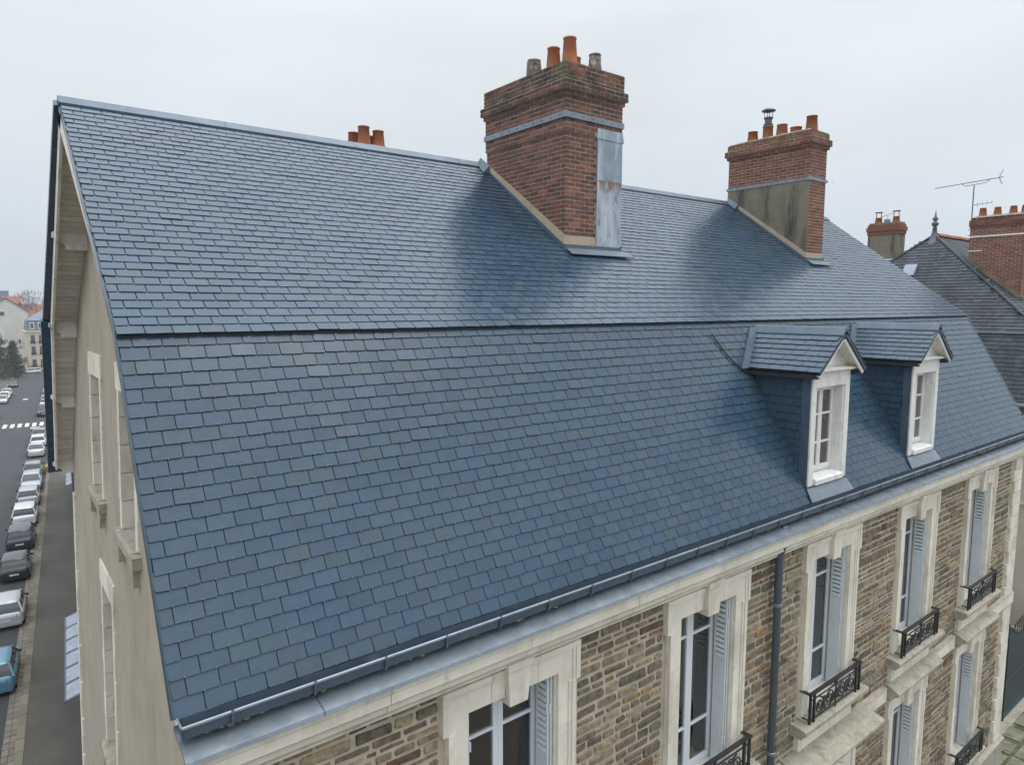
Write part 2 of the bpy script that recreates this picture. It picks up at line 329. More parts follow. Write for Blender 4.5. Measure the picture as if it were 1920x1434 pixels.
def slate_field(put, O, ex, es, n, x0f, x1f, Ls, wid, exp, rng, thick=.007, lift=.013, gap=.006, keep=None, hooks=None, skew=0):
    """slates laid in courses on a plane: O corner, ex along, es up the slope, n outward; x0f/x1f give the ends at height s"""
    O, ex, es, n = Vector(O), Vector(ex).normalized(), Vector(es).normalized(), Vector(n).normalized()
    nc = int(round(Ls/exp)); e = Ls/nc
    for i in range(nc):
        s0 = i*e; xa, xb = x0f(s0), x1f(s0)
        x = xa - (wid*.5 if i % 2 else 0) + rng.uniform(-.012, .012)
        drift = rng.uniform(-.004, .004)
        while x < xb - .02:
            ww = wid*rng.uniform(.96, 1.04); a = max(x, xa+rng.uniform(-.006, .004)); b = min(x+ww-gap, xb)
            x += ww
            if b-a < .04: continue
            if keep and not keep((a+b)/2, s0+e/2): continue
            t = rng.random(); j1, j2 = rng.uniform(-.0035, .0035), rng.uniform(-.0035, .0035); dn = rng.uniform(-.0015, .002)
            if rng.random() < .03: j1 += .006; dn += .003
            top = s0+e*1.22; la, lb = rng.uniform(.002, .014), rng.uniform(.002, .014)
            P = lambda px, ps, pn: O+ex*px+es*ps+n*pn
            hb = lift+dn
            # visible tail with slightly nibbled corners
            pts = [(a+la, s0+j1), (b-lb, s0+j2), (b, s0+j2+lb*.7), (b, top), (a, top), (a, s0+j1+la*.7)]
            ht = lambda ps: hb + (0.0035-hb-thick)*(ps-s0)/(top-s0) if top > s0 else hb
            vs = [P(px, ps, ht(ps)+thick) for px, ps in pts] + [P(px, ps, ht(ps)) for px, ps in pts]
            fs = [(0,1,2,3,4,5)] + [((k+1) % 6, k, 6+k, 6+(k+1) % 6) for k in range(6)]
            put(vs, fs, t)
            if hooks is not None:
                hx = (a+b)/2
                if b-a > wid*.7:
                    q = P(hx-.002, s0-.004, hb+thick); hooks.obox(q, ex*.004, es*.013, n*.004)

# ------------------------------------------------------------------ the setting: ground, street, terrace
G = -2.3
def sheet(name, pts, z, m, parent=None, kind='structure'):
    mb = MB(); mb.add([(x, y, z) for x, y in pts], [tuple(range(len(pts)))])
    return mb.build(name, m, parent, kind=kind)
gr = MB(); gr.add([(-4000,-4000,G-.30),(6000,-4000,G-.30),(6000,8000,G-.30),(-4000,8000,G-.30)], [(0,1,2,3)])
ground = gr.build('ground', 'ground', kind='structure')
SL = .0837; sdir = Vector((SL, 1, 0)).normalized(); snor = Vector((1, -SL, 0)).normalized()
def st(y, d, z=0.):            # point at street length y, d metres to the right (+) of the right-hand kerb line
    return Vector((-1.09+(y-27.15)*SL, y, G+z)) + snor*d
def strip(mb, y0, y1, d0, d1, z0, z1, step=None):
    a, b, c, d = st(y0, d0), st(y0, d1), st(y1, d1), st(y1, d0)
    lo = [Vector((p.x, p.y, G+z0)) for p in (a, b, c, d)]; hi = [Vector((p.x, p.y, G+z1)) for p in (a, b, c, d)]
    mb.hexa(lo+hi, R.random())
road = MB(); strip(road, -60, 214, -9.2, 0, -.25, 0)
road_o = road.build('road', 'asphalt', kind='structure')
cross = MB(); cross.box(-80, 120, 214, 225, G-.25, G-.006); cross.build('cross_road', 'asphalt', kind='structure')
pav = MB(); strip(pav, -60, 213, .32, 14, -.25, .12); pav_o = pav.build('pavement', 'pavement', kind='structure')
pavl = MB(); strip(pavl, -60, 213, -14, -9.5, -.25, .12); pavl.build('pavement_across', 'pavement', kind='structure')
kb = MB(); strip(kb, -60, 213, 0, .32, -.25, .09); kb_o = kb.build('kerb', 'kerb', kind='structure')
y = 18.
while y < 90:
    ln = R.uniform(.8, 1.15)
    k = MB(); strip(k, y, y+ln-.03, .01, .31, .06, .135+R.uniform(-.006, .006)); k.build('kerb_stone', 'kerb', kb_o); y += ln
kbl = MB(); strip(kbl, -60, 213, -9.5, -9.2, -.25, .12); kbl.build('kerb_across', 'kerb', kind='structure')
# gutter setts along the kerb, zebra crossing, bay marks
gs = MB(); y = 18.
while y < 75:
    strip(gs, y, y+.46, -.46, -.24, -.02, .008+R.uniform(0, .006)); strip(gs, y, y+.46, -.22, -.01, -.02, .008+R.uniform(0, .006)); y += .5
gs.build('gutter_sett', 'kerb', road_o, kind='stuff')
for i in range(10):
    d = -9+i*.93
    z_ = MB(); strip(z_, 121.0, 124.6, d, d+.5, -.01, .005); z_.build('zebra_stripe', 'roadpaint', road_o)
for d0, d1, y0 in ((-2.6, -1.5, 118.6), (-5.2, -4.4, 158)):
    z_ = MB(); strip(z_, y0, y0+1.2, d0, d1, -.01, .005); z_.build('road_marking', 'roadpaint', road_o)
for y0 in (30.9, 46.3, 92):
    z_ = MB(); strip(z_, y0, y0+.12, -2.2, -.7, -.01, .005); z_.build('bay_marking', 'roadpaint', road_o)
# raised garden terrace in front of the facade and in the side passage
te = MB(); te.box(.62, 60, -30, 0, G, 4.2); te.box(19.1, 60, 0, 12, G, 4.2)
M['gravel'] = mat('worn gravel', (.17, .155, .13), .95, noise=(3, .2), bump=(30, .5, .02), dirt=[(.8, .55, .7, (.10, .105, .05), .7, (1, 1, 1))])
terrace = te.build('garden_terrace', 'gravel', kind='structure')
mo_ = MB(); mo_.add([(18.6, -5, 4.204), (26, -5, 4.204), (26, .3, 4.204), (18.6, .3, 4.204)], [(0,1,2,3)]); mo_.build('moss', 'moss', terrace, kind='stuff')
fl = R
for i in range(7):
    for j in range(9):
        x0 = 18.9+i*.85+R.uniform(-.05, .05); y0 = -4.2+j*.52
        if R.random() < .12: continue
        f_ = MB(); f_.box(x0, x0+R.uniform(.6, .8), y0, y0+R.uniform(.38, .47), 4.19, 4.225+R.uniform(0, .02), R.random()); f_.build('flagstone', 'flag', terrace)

# ------------------------------------------------------------------ THE HOUSE
YR, ZR, YB, ZB, ZE, LX = 5.4308, 18.5864, 1.5524, 15.7767, 13.0059, 19.2
house = thing('house', 'large stone house with dark slate mansard roof, brick chimneys and cream stone window surrounds', 'house', (0, 0, G))
slates = Pieces('slate', 'slate_courses', 300)
bricks = Pieces('brick', 'brick_courses', 300)
stones = Pieces('stone', 'rubble_stones', 300)
eB = Vector((0, YB, ZB-ZE)); LB = eB.length; eB.normalize(); nB = Vector((0, -eB.z, eB.y))
eT = Vector((0, YR-YB, ZR-ZB)); LT = eT.length; eT.normalize(); nT = Vector((0, -eT.z, eT.y))
def zB(y): return ZE + y*(ZB-ZE)/YB
def zT(y): return ZB + (y-YB)*(ZR-ZB)/(YR-YB)
XV = lambda z: (0.0 if z < ZB else .07*(z-ZB)/(ZR-ZB))-.02   # front verge, very slightly out of plumb
TK = .09
def roof_slab(name, yz0, yz1, nrm, x0a, x0b, x1, m):
    mb = MB(); nrm = Vector(nrm)*TK
    a, b = Vector((0, *yz0)), Vector((0, *yz1))
    pts = []
    for off in (nrm*-1, nrm*0):
        pts += [Vector((x0a, a.y, a.z))+off, Vector((x1, a.y, a.z))+off, Vector((x1, b.y, b.z))+off, Vector((x0b, b.y, b.z))+off]
    mb.hexa(pts); return mb.build(name, m, house)
DORM = [(9.50, .10), (13.05, .10)]
lr = MB(); cuts = [XV(ZE)]
for c, yd in DORM: cuts += [c-.5, c+.5]
cuts.append(LX)
for k, (xa, xb) in enumerate(zip(cuts, cuts[1:])):
    for ya, yb in (((0, .10), (1.25, YB)) if k % 2 else ((0, YB),)):
        q = [Vector((xa, ya, zB(ya))), Vector((xb, ya, zB(ya))), Vector((xb, yb, zB(yb))), Vector((xa, yb, zB(yb)))]
        lr.hexa([p-nB*TK for p in q]+q)
lower_roof = lr.build('lower_roof', 'deck', house)
upper_roof = roof_slab('upper_roof', (YB-.05, ZB-.036+.012), (YR, ZR+.0), nT, XV(ZB), XV(ZR), LX, 'deck')
back_n = lambda v: Vector((0, -v.y, v.z))
bu = roof_slab('upper_roof', (YR, ZR), (2*YR-YB+.05, ZB), back_n(nT), -.02, -.07, LX, 'slate')
bl = roof_slab('lower_roof', (2*YR-YB, ZB), (2*YR+.14, ZE-.25), back_n(nB), -.10, -.07, LX, 'slate')
hooks = MB()
slate_field(lambda v, f, t: slates.put(v, f, t, lower_roof, 'slate'), (0, 0, ZE), (1,0,0), eB, nB, lambda s: XV(ZE), lambda s: LX, LB-.02, .228, .132, random.Random(3), lift=.011, gap=.008, hooks=hooks, keep=lambda x, sl: not any(abs(x-c) < .52 and .13 < sl*YB/LB < 1.2 for c, yd in DORM))
slate_field(lambda v, f, t: slates.put(v, f, t, upper_roof, 'slate'), Vector((0, YB, ZB))-eT*.07+nT*.020, (1,0,0), eT, nT, lambda s: XV(ZB)+.07*s/LT, lambda s: LX, LT+.02, .228, .126, random.Random(4), lift=.0070, thick=.006, gap=.009)
hooks.build('slate_hooks', 'steel', lower_roof, kind='stuff')
# dark timber drip under the overhanging bottom course of the upper roof
dr = MB(); dr.box(XV(ZB)+.01, LX-.01, YB-.045, YB+.05, ZB-.05, ZB-.03); dr.build('drip_batten', 'deck', upper_roof)
# verge edges: slim zinc/slate edge strips on the front slope
for (a, b, nr, xx) in (((0, ZE), (YB, ZB), nB, 0), ((YB, ZB), (YR, ZR), nT, 1)):
    v = MB(); A = Vector((XV(ZE) if xx == 0 else XV(ZB), *a)); B_ = Vector((XV(ZB) if xx == 0 else XV(ZR), *b))
    v.hexa([A+Vector((-.012,0,0))-nr*.10, A+Vector((.0,0,0))-nr*.10, B_-nr*.10, B_+Vector((-.012,0,0))-nr*.10, A+Vector((-.012,0,0))+nr*.012, A+nr*.012, B_+nr*.012, B_+Vector((-.012,0,0))+nr*.012])
    v.build('verge_strip', 'slate', house)
# right hand verge
for (a, b, nr) in (((0, ZE), (YB, ZB), nB), ((YB, ZB), (YR, ZR), nT)):
    v = MB(); A = Vector((LX, *a)); B_ = Vector((LX, *b)); e_ = Vector((.02,0,0))
    v.hexa([A-nr*.1, A+e_-nr*.1, B_+e_-nr*.1, B_-nr*.1, A+nr*.02, A+e_+nr*.02, B_+e_+nr*.02, B_+nr*.02]); v.build('verge_strip', 'zinc', house)
# ridge cap in lapped zinc lengths
x = XV(ZR)-.02; 
while x < LX:
    x1 = min(x+2.0, LX+.02)
    r_ = MB(); wv = .145; h0 = .03+.004*(int(x) % 2)
    top = Vector((0, YR, ZR+h0+.035))
    f1 = Vector((0, YR, ZR))-eT*wv+nT*(.045); f2 = Vector((0, 2*YR-f1.y, f1.z))
    f1b = f1-nT*.022-eT*.004; f2b = Vector((0, 2*YR-f1b.y, f1b.z)); tl = Vector((0, YR-.03, ZR+h0+.028)); tr_ = Vector((0, YR+.03, ZR+h0+.028))
    poly = [f1b, f1, tl, top, tr_, f2, f2b]
    r_.prism([Vector((x, p.y, p.z)) for p in poly], (x1-x+.012, 0, 0)); r_.build('ridge_cap', 'ridge_zinc', house); x = x1
# -------- gable: wall with real window openings
GX = .35
def roofline(y, d=.14):
    yy = y if y <= YR else 2*YR-y
    return (zB(yy) - d*1.9 if yy < YB else zT(yy)-d*1.25)
GW = [(6.28, 7.33, 13.16, 14.97), (3.55, 4.6, 13.16, 14.97), (5.7, 6.75, 9.15, 11.75)]
def gable_wall():
    mb = MB(); ys = sorted(set([.12, 10.60, YB, YR, 2*YR-YB] + [g[0] for g in GW]+[g[1] for g in GW]))
    for ya, yb in zip(ys, ys[1:]):
        hs = sorted([(g[2], g[3]) for g in GW if g[0] <= ya+1e-6 and g[1] >= yb-1e-6])
        z = G
        for h0, h1 in hs:
            mb.add([(GX, ya, z), (GX, yb, z), (GX, yb, h0), (GX, ya, h0)], [(3,2,1,0)]); z = h1
        mb.add([(GX, ya, z), (GX, yb, z), (GX, yb, roofline(yb)), (GX, ya, roofline(ya))], [(3,2,1,0)])
    mb.box(GX+.45, GX+.55, .12, 10.6, G, 12.5)
    mb.add([(GX, 10.6, G), (GX+12, 10.6, G), (GX+12, 10.6, 12.7), (GX, 10.6, 12.7)], [(3,2,1,0)])
    return mb.build('gable_wall', 'render', house)
gw = gable_wall()
for (y0, y1, z0, z1) in GW:
    win = MB(); d = .36
    # stone reveal: jambs in separate blocks, head, sill bed, blind back
    win.add([(GX+d, y0, z0), (GX+d, y1, z0), (GX+d, y1, z1), (GX+d, y0, z1)], [(3,2,1,0)])
    o = win.build('gable_window', 'farwin', house)
    nb = max(4, int((z1-z0)/.33)); hh = (z1-z0)/nb
    for k in range(nb):
        za, zb_ = z0+k*hh+.006, z0+(k+1)*hh-.004; e = .13 if k % 2 else .085
        for (ya, yb) in ((y0-e, y0+.05), (y1-.05, y1+e)):
            b_ = MB(); b_.box(GX-.022, GX+d-.02, ya, yb, za, zb_, R.random()); b_.build('jamb_stone', 'limestone', o)
    l_ = MB(); l_.box(GX-.026, GX+d-.02, y0-.17, y1+.17, z1-.02, z1+.32, .7); l_.build('lintel', 'limestone', o)
    s_ = MB(); s_.prism([(GX+d-.04, y0-.02, z0+.03), (GX-.06, y0-.02, z0-.01), (GX-.10, y0-.02, z0-.03), (GX-.10, y0-.02, z0-.13), (GX-.05, y0-.02, z0-.19), (GX+.02, y0-.02, z0-.21), (GX+d-.04, y0-.02, z0-.21)][::-1], (0, (y1-y0)+.04, 0))
    s_.box(GX-.10, GX+.02, y0-.2, y0-.022, z0-.16, z0-.02); s_.box(GX-.10, GX+.02, y1+.022, y1+.2, z0-.16, z0-.02)
    for yy in (y0-.05, y1-.07): s_.box(GX-.075, GX+.02, yy, yy+.12, z0-.42, z0-.21)
    s_.build('sill', 'limestone_wet', o)
# quoin strip at the gable's far corner and gutter pipes
for k in range(38):
    z0 = G+k*.385; 
    if z0 > 12.3: break
    q = MB(); wq = .26 if k % 2 else .17; q.box(GX-.03, GX+.2, 10.6-wq, 10.63, z0, z0+.375, R.random()); q.build('quoin', 'limestone', house)
def batter(o):      # the old wall is a little thicker at its foot
    for v in o.data.vertices:
        if v.co.x < 1.2: v.co.x += (v.co.z+G-13.5)*.030
    for c in o.children: batter(c)
for o in list(house.children):
    if o.name.split('.')[0] in ('gable_wall', 'gable_window', 'quoin'): batter(o)
# -------- soffit boards, barge boards and purlin ends (back slope seen from the street side, front slope likewise)
def slope_pts(front):
    sgn = 1 if front else -1; my = (lambda y: y) if front else (lambda y: 2*YR-y)
    return my
for front in (False, True):
    my = slope_pts(front)
    for (a, b, nr, LL) in (((0, ZE-.05), (YB, ZB), nB, LB), ((YB, ZB), (YR, ZR), nT, LT)):
        nn_ = Vector((0, nr.y if front else -nr.y, nr.z)); A = Vector((0, my(a[0]), a[1])); B_ = Vector((0, my(b[0]), b[1])); e_ = (B_-A); Ls = e_.length; e_.normalize()
        x_out = .035
        bb = MB(); bb.hexa([A+Vector((x_out,0,0))-nn_*.30, A+Vector((x_out+.035,0,0))-nn_*.30, B_+Vector((x_out+.035,0,0))-nn_*.30, B_+Vector((x_out,0,0))-nn_*.30,
                            A+Vector((x_out,0,0))-nn_*.095, A+Vector((x_out+.035,0,0))-nn_*.095, B_+Vector((x_out+.035,0,0))-nn_*.095, B_+Vector((x_out,0,0))-nn_*.095])
        bb.build('barge_board', 'wood_white', house)
        nbd = int(Ls/.115)
        for k in range(nbd):
            s0 = k*Ls/nbd; s1 = (k+1)*Ls/nbd-.008
            p = MB(); o1, o2 = -.125-R.uniform(0, .004), -.105
            q = [A+e_*s0, A+e_*s1]
            p.hexa([q[0]+Vector((.071,0,0))+nn_*o1, q[0]+Vector((GX+.2,0,0))+nn_*o1, q[1]+Vector((GX+.2,0,0))+nn_*o1, q[1]+Vector((.071,0,0))+nn_*o1,
                    q[0]+Vector((.071,0,0))+nn_*o2, q[0]+Vector((GX+.2,0,0))+nn_*o2, q[1]+Vector((GX+.2,0,0))+nn_*o2, q[1]+Vector((.071,0,0))+nn_*o2], R.random())
            p.build('soffit_board', 'soffit', house) if not front else None
    for (yy, zz) in () if front else ((0.02, ZE-.02), (.78, 14.40), (YB+.02, ZB-.03), (3.49, 17.15)):
        c = Vector((0, my(yy), zz-.25)); hw = .10
        pr = [(GX+.2, .215), (.012, .215), (.004, .19), (.004, .135), (.03, .125), (.15, .03), (.17, .02), (.17, -.035), (.18, -.045), (GX+.2, -.045)]
        p = MB(); p.prism([Vector((px, c.y-hw, c.z+pz)) for px, pz in pr], (0, 2*hw, 0)); p.build('purlin_end', 'wood_white', house)

# -------- front wall
WX0, WX1 = .2, 18.72
CX = [3.11, 6.36, 9.61, 12.88, 16.12]; OW = .60
Z1A, Z1B = 9.56, 12.10          # first floor openings
Z0A, Z0B = 5.70, 8.38           # ground floor openings
holes = [(c-OW, c+OW, Z1A, Z1B) for c in CX] + [(c-OW, c+OW, Z0A, Z0B) for c in CX]
def front_wall():
    mb = MB(); xs = sorted(set([WX0, WX1]+[h[0] for h in holes]+[h[1] for h in holes]))
    for xa, xb in zip(xs, xs[1:]):
        z = 2.0
        for h0, h1 in sorted((h[2], h[3]) for h in holes if h[0] <= xa+1e-6 and h[1] >= xb-1e-6):
            mb.add([(xa,0,z),(xb,0,z),(xb,0,h0),(xa,0,h0)], [(0,1,2,3)]); z = h1
        mb.add([(xa,0,z),(xb,0,z),(xb,0,12.7),(xa,0,12.7)], [(0,1,2,3)])
    mb.add([(WX1,0,2),(WX1,10.6,2),(WX1,10.6,12.9),(WX1,0,12.9)], [(0,1,2,3)])
    return mb.build('front_wall', 'wall_mortar', house)
fw = front_wall()
def rubble(x0, x1, z0, z1, rng, big=1.):
    z = z0
    while z < z1-.05:
        h = min(rng.choice([.07, .09, .11, .13, .15, .18])*big, z1-z)
        if z1-(z+h) < .07: h = z1-z
        x = x0-rng.uniform(0, .1)
        while x < x1-.05:
            l = h*rng.uniform(1.1, 3.4)+.05
            if x1-(x+l) < .09: l = x1-x
            a, b = max(x, x0), min(x+l, x1); x += l
            if b-a < .05: continue
            rows = [(z, z+h)] if h < .16 or rng.random() > .3 else [(z, z+h*.48), (z+h*.48, z+h)]
            for za, zb_ in rows:
                g = rng.uniform(.013, .023); a1, b1, c1, d1 = a+g, b-g, za+g*.9, zb_-g*.9
                if b1-a1 < .03 or d1-c1 < .025: continue
                hh = d1-c1; jx = lambda k=.10: rng.uniform(-k, k)*hh*1.35; cut = lambda: rng.uniform(.04, .22)*hh
                k1, k2, k3, k4 = cut(), cut(), cut(), cut(); tl = rng.uniform(-.09, .09)*min(hh, .12)
                o = [(a1+k1, c1+jx(.05)-tl*.5), ((a1+b1)/2+jx(), c1+jx(.06)), (b1-k2, c1+jx(.05)+tl), (b1+jx(.05), c1+k2), (b1+jx(.05), d1-k3), (b1-k3, d1+tl*.5), ((a1+b1)/2+jx(), d1+jx(.06)), (a1+k4, d1-tl), (a1+jx(.05), d1-k4), (a1+jx(.05), c1+k1)]
                dep = rng.uniform(.008, .026); ins = rng.uniform(.006, .013); mxx, mzz = (a1+b1)/2, (c1+d1)/2
                fr = [(px+(mxx-px)*min(.4, ins*2/(b1-a1)), -dep+rng.uniform(-.004, .004), pz+(mzz-pz)*min(.4, ins*2/hh)) for px, pz in o]
                n_ = len(o); vs = fr+[(px, .004, pz) for px, pz in o]
                fs = [tuple(range(n_))]+[((i+1) % n_, i, n_+i, n_+(i+1) % n_) for i in range(n_)]
                r_ = rng.random(); t = r_*.86 if r_ < .92 else rng.choice([.6, .8, .86, .9, .93, .97, 1.])
                stones.put(vs, fs, t, fw, 'rubble')
        z += h
rng = random.Random(21)
edges = [WX0+.38]+sum([[c-.88, c+.88] for c in CX], [])+[WX1-.60]
for k in range(0, len(edges), 2): rubble(edges[k]+.01, edges[k+1]-.01, 8.98, 12.40, rng); rubble(edges[k]+.01, edges[k+1]-.01, 5.15, 8.68, rng, .95)
rubble(WX0+.1, WX1, 3.6, 5.0, rng, 1.2)
# cornice, zinc ledge, gutter
def profile(name, prof, x0, x1, m, parent=house, **k):
    mb = MB(); mb.prism([(x0, y, z) for y, z in prof], (x1-x0, 0, 0)); return mb.build(name, m, parent, **k)
x = .10
CP = [(.05, 12.86), (-.28, 12.805), (-.28, 12.745), (-.268, 12.73), (-.268, 12.645), (-.245, 12.62), (-.19, 12.60), (-.19, 12.535), (-.15, 12.50), (-.11, 12.455), (-.11, 12.44), (-.055, 12.44), (-.055, 12.398), (.05, 12.398)]
cornice_lengths = []
while x < WX1+.12:
    x1 = min(x+R.uniform(1.3, 1.8), WX1+.14)
    profile('cornice_stone', CP, x, x1-.006, 'limestone').data.attributes['tint'].data.foreach_set('value', [R.random()]*(len(CP)+2)); x = x1
x = -.02
while x < LX:
    x1 = min(x+1.0, LX+.02); e = .0 if int(x) % 2 else .002
    profile('ledge_flashing', [(.06, 12.925+e), (-.315, 12.835+e), (-.325, 12.805+e), (-.315, 12.805), (-.305, 12.82), (.06, 12.89)], x, x1+.015, 'zinc'); x = x1
GP = [(-.05, 13.03), (-.055, 12.965), (-.07, 12.94), (-.175, 12.932), (-.19, 12.942), (-.202, 13.03)]
gut = MB(); gx0, gx1 = -.01, LX+.02
th = .008
outer = GP; inner = [(y_+ (th if i > 2 else -th)*(1 if i > 2 else 1), z_+(th if 1 < i < 5 else 0)) for i, (y_, z_) in enumerate(GP)]
for i in range(len(GP)-1):
    (ya, za), (yb, zb_) = outer[i], outer[i+1]; (yc, zc), (yd, zd) = inner[i], inner[i+1]
    gut.add([(gx0, ya, za), (gx1, ya, za), (gx1, yb, zb_), (gx0, yb, zb_)], [(3,2,1,0)])
    gut.add([(gx0, yc, zc), (gx1, yc, zc), (gx1, yd, zd), (gx0, yd, zd)], [(0,1,2,3)])
for gx in (gx0, gx1): gut.prism([(gx, y_, z_) for y_, z_ in GP], (.006, 0, 0))
gutter = gut.build('gutter', 'zinc_dark', house)
bd = MB(); bd.tube([(gx0-.005, -.204, 13.036), (gx1, -.204, 13.036)], .013, 8); bd.tube([(gx0-.003, -.204, 13.036), (gx0-.003, -.05, 13.032)], .009, 6)
bd.build('gutter_bead', 'zinc', gutter)
x = .32; 
while x < LX:
    b_ = MB(); b_.prism([(x, -.214, 13.055), (x, -.222, 13.036), (x, -.214, 12.95), (x, -.195, 12.922), (x, -.16, 12.912), (x, -.16, 12.920), (x, -.19, 12.930), (x, -.204, 12.95), (x, -.212, 13.03)][::-1], (.022, 0, 0))
    b_.build('gutter_bracket', 'pipe', gutter); x += .62+R.uniform(-.02, .02)
ms = MB(); rr = random.Random(5)
for k in range(240):
    xx = rr.uniform(.1, 19) if k % 3 else rr.uniform(.1, 4); r = rr.uniform(.006, .022)
    ms.lathe((xx, rr.uniform(-.185, -.155) if k % 2 else rr.uniform(-.09, -.075), 12.936), [(r*1.6, 0), (r*1.2, r*.5), (.001, r*.7)], 6, rr.random())
ms.build('gutter_moss', 'moss', gutter, kind='stuff')
# string course between floors and plinth
for xa, xb in zip([WX0-.03]+[c+1.04 for c in CX], [c-1.04 for c in CX]+[WX1+.06]):
    profile('string_course', [(.02, 8.985), (-.04, 8.985), (-.085, 8.955), (-.085, 8.72), (-.06, 8.69), (.02, 8.69)], xa, xb, 'limestone')
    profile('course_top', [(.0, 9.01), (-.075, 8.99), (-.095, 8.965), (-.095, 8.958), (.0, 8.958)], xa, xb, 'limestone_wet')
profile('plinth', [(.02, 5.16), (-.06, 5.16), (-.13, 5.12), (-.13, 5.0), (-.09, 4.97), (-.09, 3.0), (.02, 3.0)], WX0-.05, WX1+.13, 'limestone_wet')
# quoins at the right-hand end
k = 0; z = 5.165
while z < 12.39:
    h = min(.29, 12.395-z)
    if h > .1 and not (8.66 < z+h/2 < 9.0):
        e = .50 if k % 2 else .42
        q = MB(); zz0, zz1 = z+.008, z+h-.008
        q.hexa([(WX1-e, -.05, zz0), (WX1+.05, -.05, zz0), (WX1+.05, .5, zz0), (WX1-e, .05, zz0), (WX1-e, -.05, zz1), (WX1+.05, -.05, zz1), (WX1+.05, .5, zz1), (WX1-e, .05, zz1)], R.random()); q.build('quoin', 'limestone', house)
    z += h; k += 1
q_ = MB(); q_.box(WX0-.06, WX0+.36, -.05, .4, 9.02, 12.395); q_.build('corner_pilaster', 'limestone', house)
q_ = MB(); q_.box(WX0-.06, WX0+.36, -.05, .4, G, 8.68); q_.build('corner_pilaster', 'limestone', house)

def spiral(mb, cx, cz, r, turns, a0, sgn, y, tr=.011):
    P_ = []; n = int(turns*11)
    for i in range(n+1):
        t = i/n; a = a0+sgn*2*pi*turns*t; rr_ = r*(1-.80*t); P_.append((cx+rr_*cos(a), y, cz+rr_*sin(a)))
    mb.tube(P_, [tr*(1-.2*i/n) for i in range(n+1)], 5); mb.lathe((P_[-1][0], y, P_[-1][2]-.012), [(.001, 0), (.014, .006), (.014, .018), (.001, .024)], 6)
def railing(c, zb_, ztop):
    """balconet railing on the sill: house > balcony_railing > handrail, post, scrollwork"""
    hw = .80; y = -.20; h = ztop-zb_
    base = MB(); base.box(c-hw, c+hw, y-.008, y+.008, zb_+.045, zb_+.06); base.box(c-hw, c+hw, y-.008, y+.008, ztop-.13, ztop-.115)
    rl = base.build('balcony_railing', 'iron', house)
    hr = MB(); hr.box(c-hw-.03, c+hw+.03, y-.028, y+.028, ztop-.03, ztop); 
    for sx in (-1, 1): hr.box(min(c+sx*(hw+.03), c+sx*(hw-.025)), max(c+sx*(hw+.03), c+sx*(hw-.025)), y+.029, -.03, ztop-.028, ztop-.004)
    hr.build('handrail', 'iron', rl)
    for sx in (-1, 1):
        for dx in (0, .12):
            p = MB(); x_ = c+sx*(hw-dx); p.box(x_-.017, x_+.017, y-.017, y+.017, zb_-.03, ztop-.028); p.build('post', 'iron', rl)
        p = MB(); p.box(c+sx*hw-.01, c+sx*hw+.01, y+.015, -.03, zb_+.045, zb_+.06); p.build('side_bar', 'iron', rl)
    sc = MB(); zm = (zb_+.06+ztop-.13)/2; r = (ztop-.13-zb_-.06)/2-.012
    for sx in (-1, 1):
        spiral(sc, c+sx*.50, zm-.01, r, 1.9, pi/2, sx, y, .014)
        spiral(sc, c+sx*.20, zm+.02, r*.95, 1.8, -pi/2 if sx > 0 else -pi/2, -sx, y, .014)
        spiral(sc, c+sx*.35, zm+r*.45, r*.42, 1.3, 0, sx, y)
        spiral(sc, c+sx*.35, zm-r*.55, r*.38, 1.3, pi, -sx, y)
        spiral(sc, c+sx*.06, zm-r*.3, r*.40, 1.2, pi/2, sx, y)
        sc.tube([(c+sx*.50, y, zm+r), (c+sx*.36, y, zm+.02), (c+sx*.20, y, zm-r*.9)], .009, 5)
    for k in range(7):        # palmette in the middle
        a = pi/2+(k-3)*.38; sc.tube([(c, y, zm-r*.5), (c+cos(a)*r*.5, y-.006, zm-r*.5+sin(a)*r*.8), (c+cos(a)*r*.8, y, zm-r*.4+sin(a)*r*1.15)], [.006, .014, .005], 5)
    sc.tube([(c, y, zb_-.02), (c, y, ztop-.06)], .012, 6); sc.lathe((c, y, ztop-.115), [(.001, -.03), (.035, 0), (.02, .05), (.03, .075), (.001, .10)], 8)
    sc.build('scrollwork', 'iron', rl)
def glazing(parent, x0, x1, z0, z1, y, bars, leaf=2, fr=.062, m='pvc', thick=.05):
    """two casements with glazing bars: frame, casement, pane objects"""
    f = MB(); f.box(x0, x0+fr*.7, y, y+thick, z0, z1); f.box(x1-fr*.7, x1, y, y+thick, z0, z1); f.box(x0+fr*.7, x1-fr*.7, y, y+thick, z1-fr*.7, z1); f.box(x0+fr*.7, x1-fr*.7, y, y+thick, z0, z0+fr*.8)
    f.build('window_frame', m, parent)
    xa, xb = x0+fr*.7, x1-fr*.7; wl = (xb-xa)/leaf; za, zb_ = z0+fr*.8, z1-fr*.7
    for k in range(leaf):
        a, b = xa+k*wl+.002, xa+(k+1)*wl-.002; c = MB(); yy = y-.014
        c.box(a, a+fr, yy, yy+thick, za, zb_); c.box(b-fr, b, yy, yy+thick, za, zb_); c.box(a+fr, b-fr, yy, yy+thick, zb_-fr, zb_); c.box(a+fr, b-fr, yy, yy+thick, za, za+fr*1.25)
        zs = [za+fr*1.25]+[z0+(z1-z0)*q for q in bars]+[zb_-fr]
        for q in bars: c.box(a+fr, b-fr, yy+.004, yy+thick-.01, z0+(z1-z0)*q-.016, z0+(z1-z0)*q+.016)
        c.build('casement', m, parent)
        for q0, q1 in zip(zs, zs[1:]):
            p = MB(); p.box(a+fr-.004, b-fr+.004, yy+.022, yy+.028, q0, q1); p.build('pane', 'glass', parent)
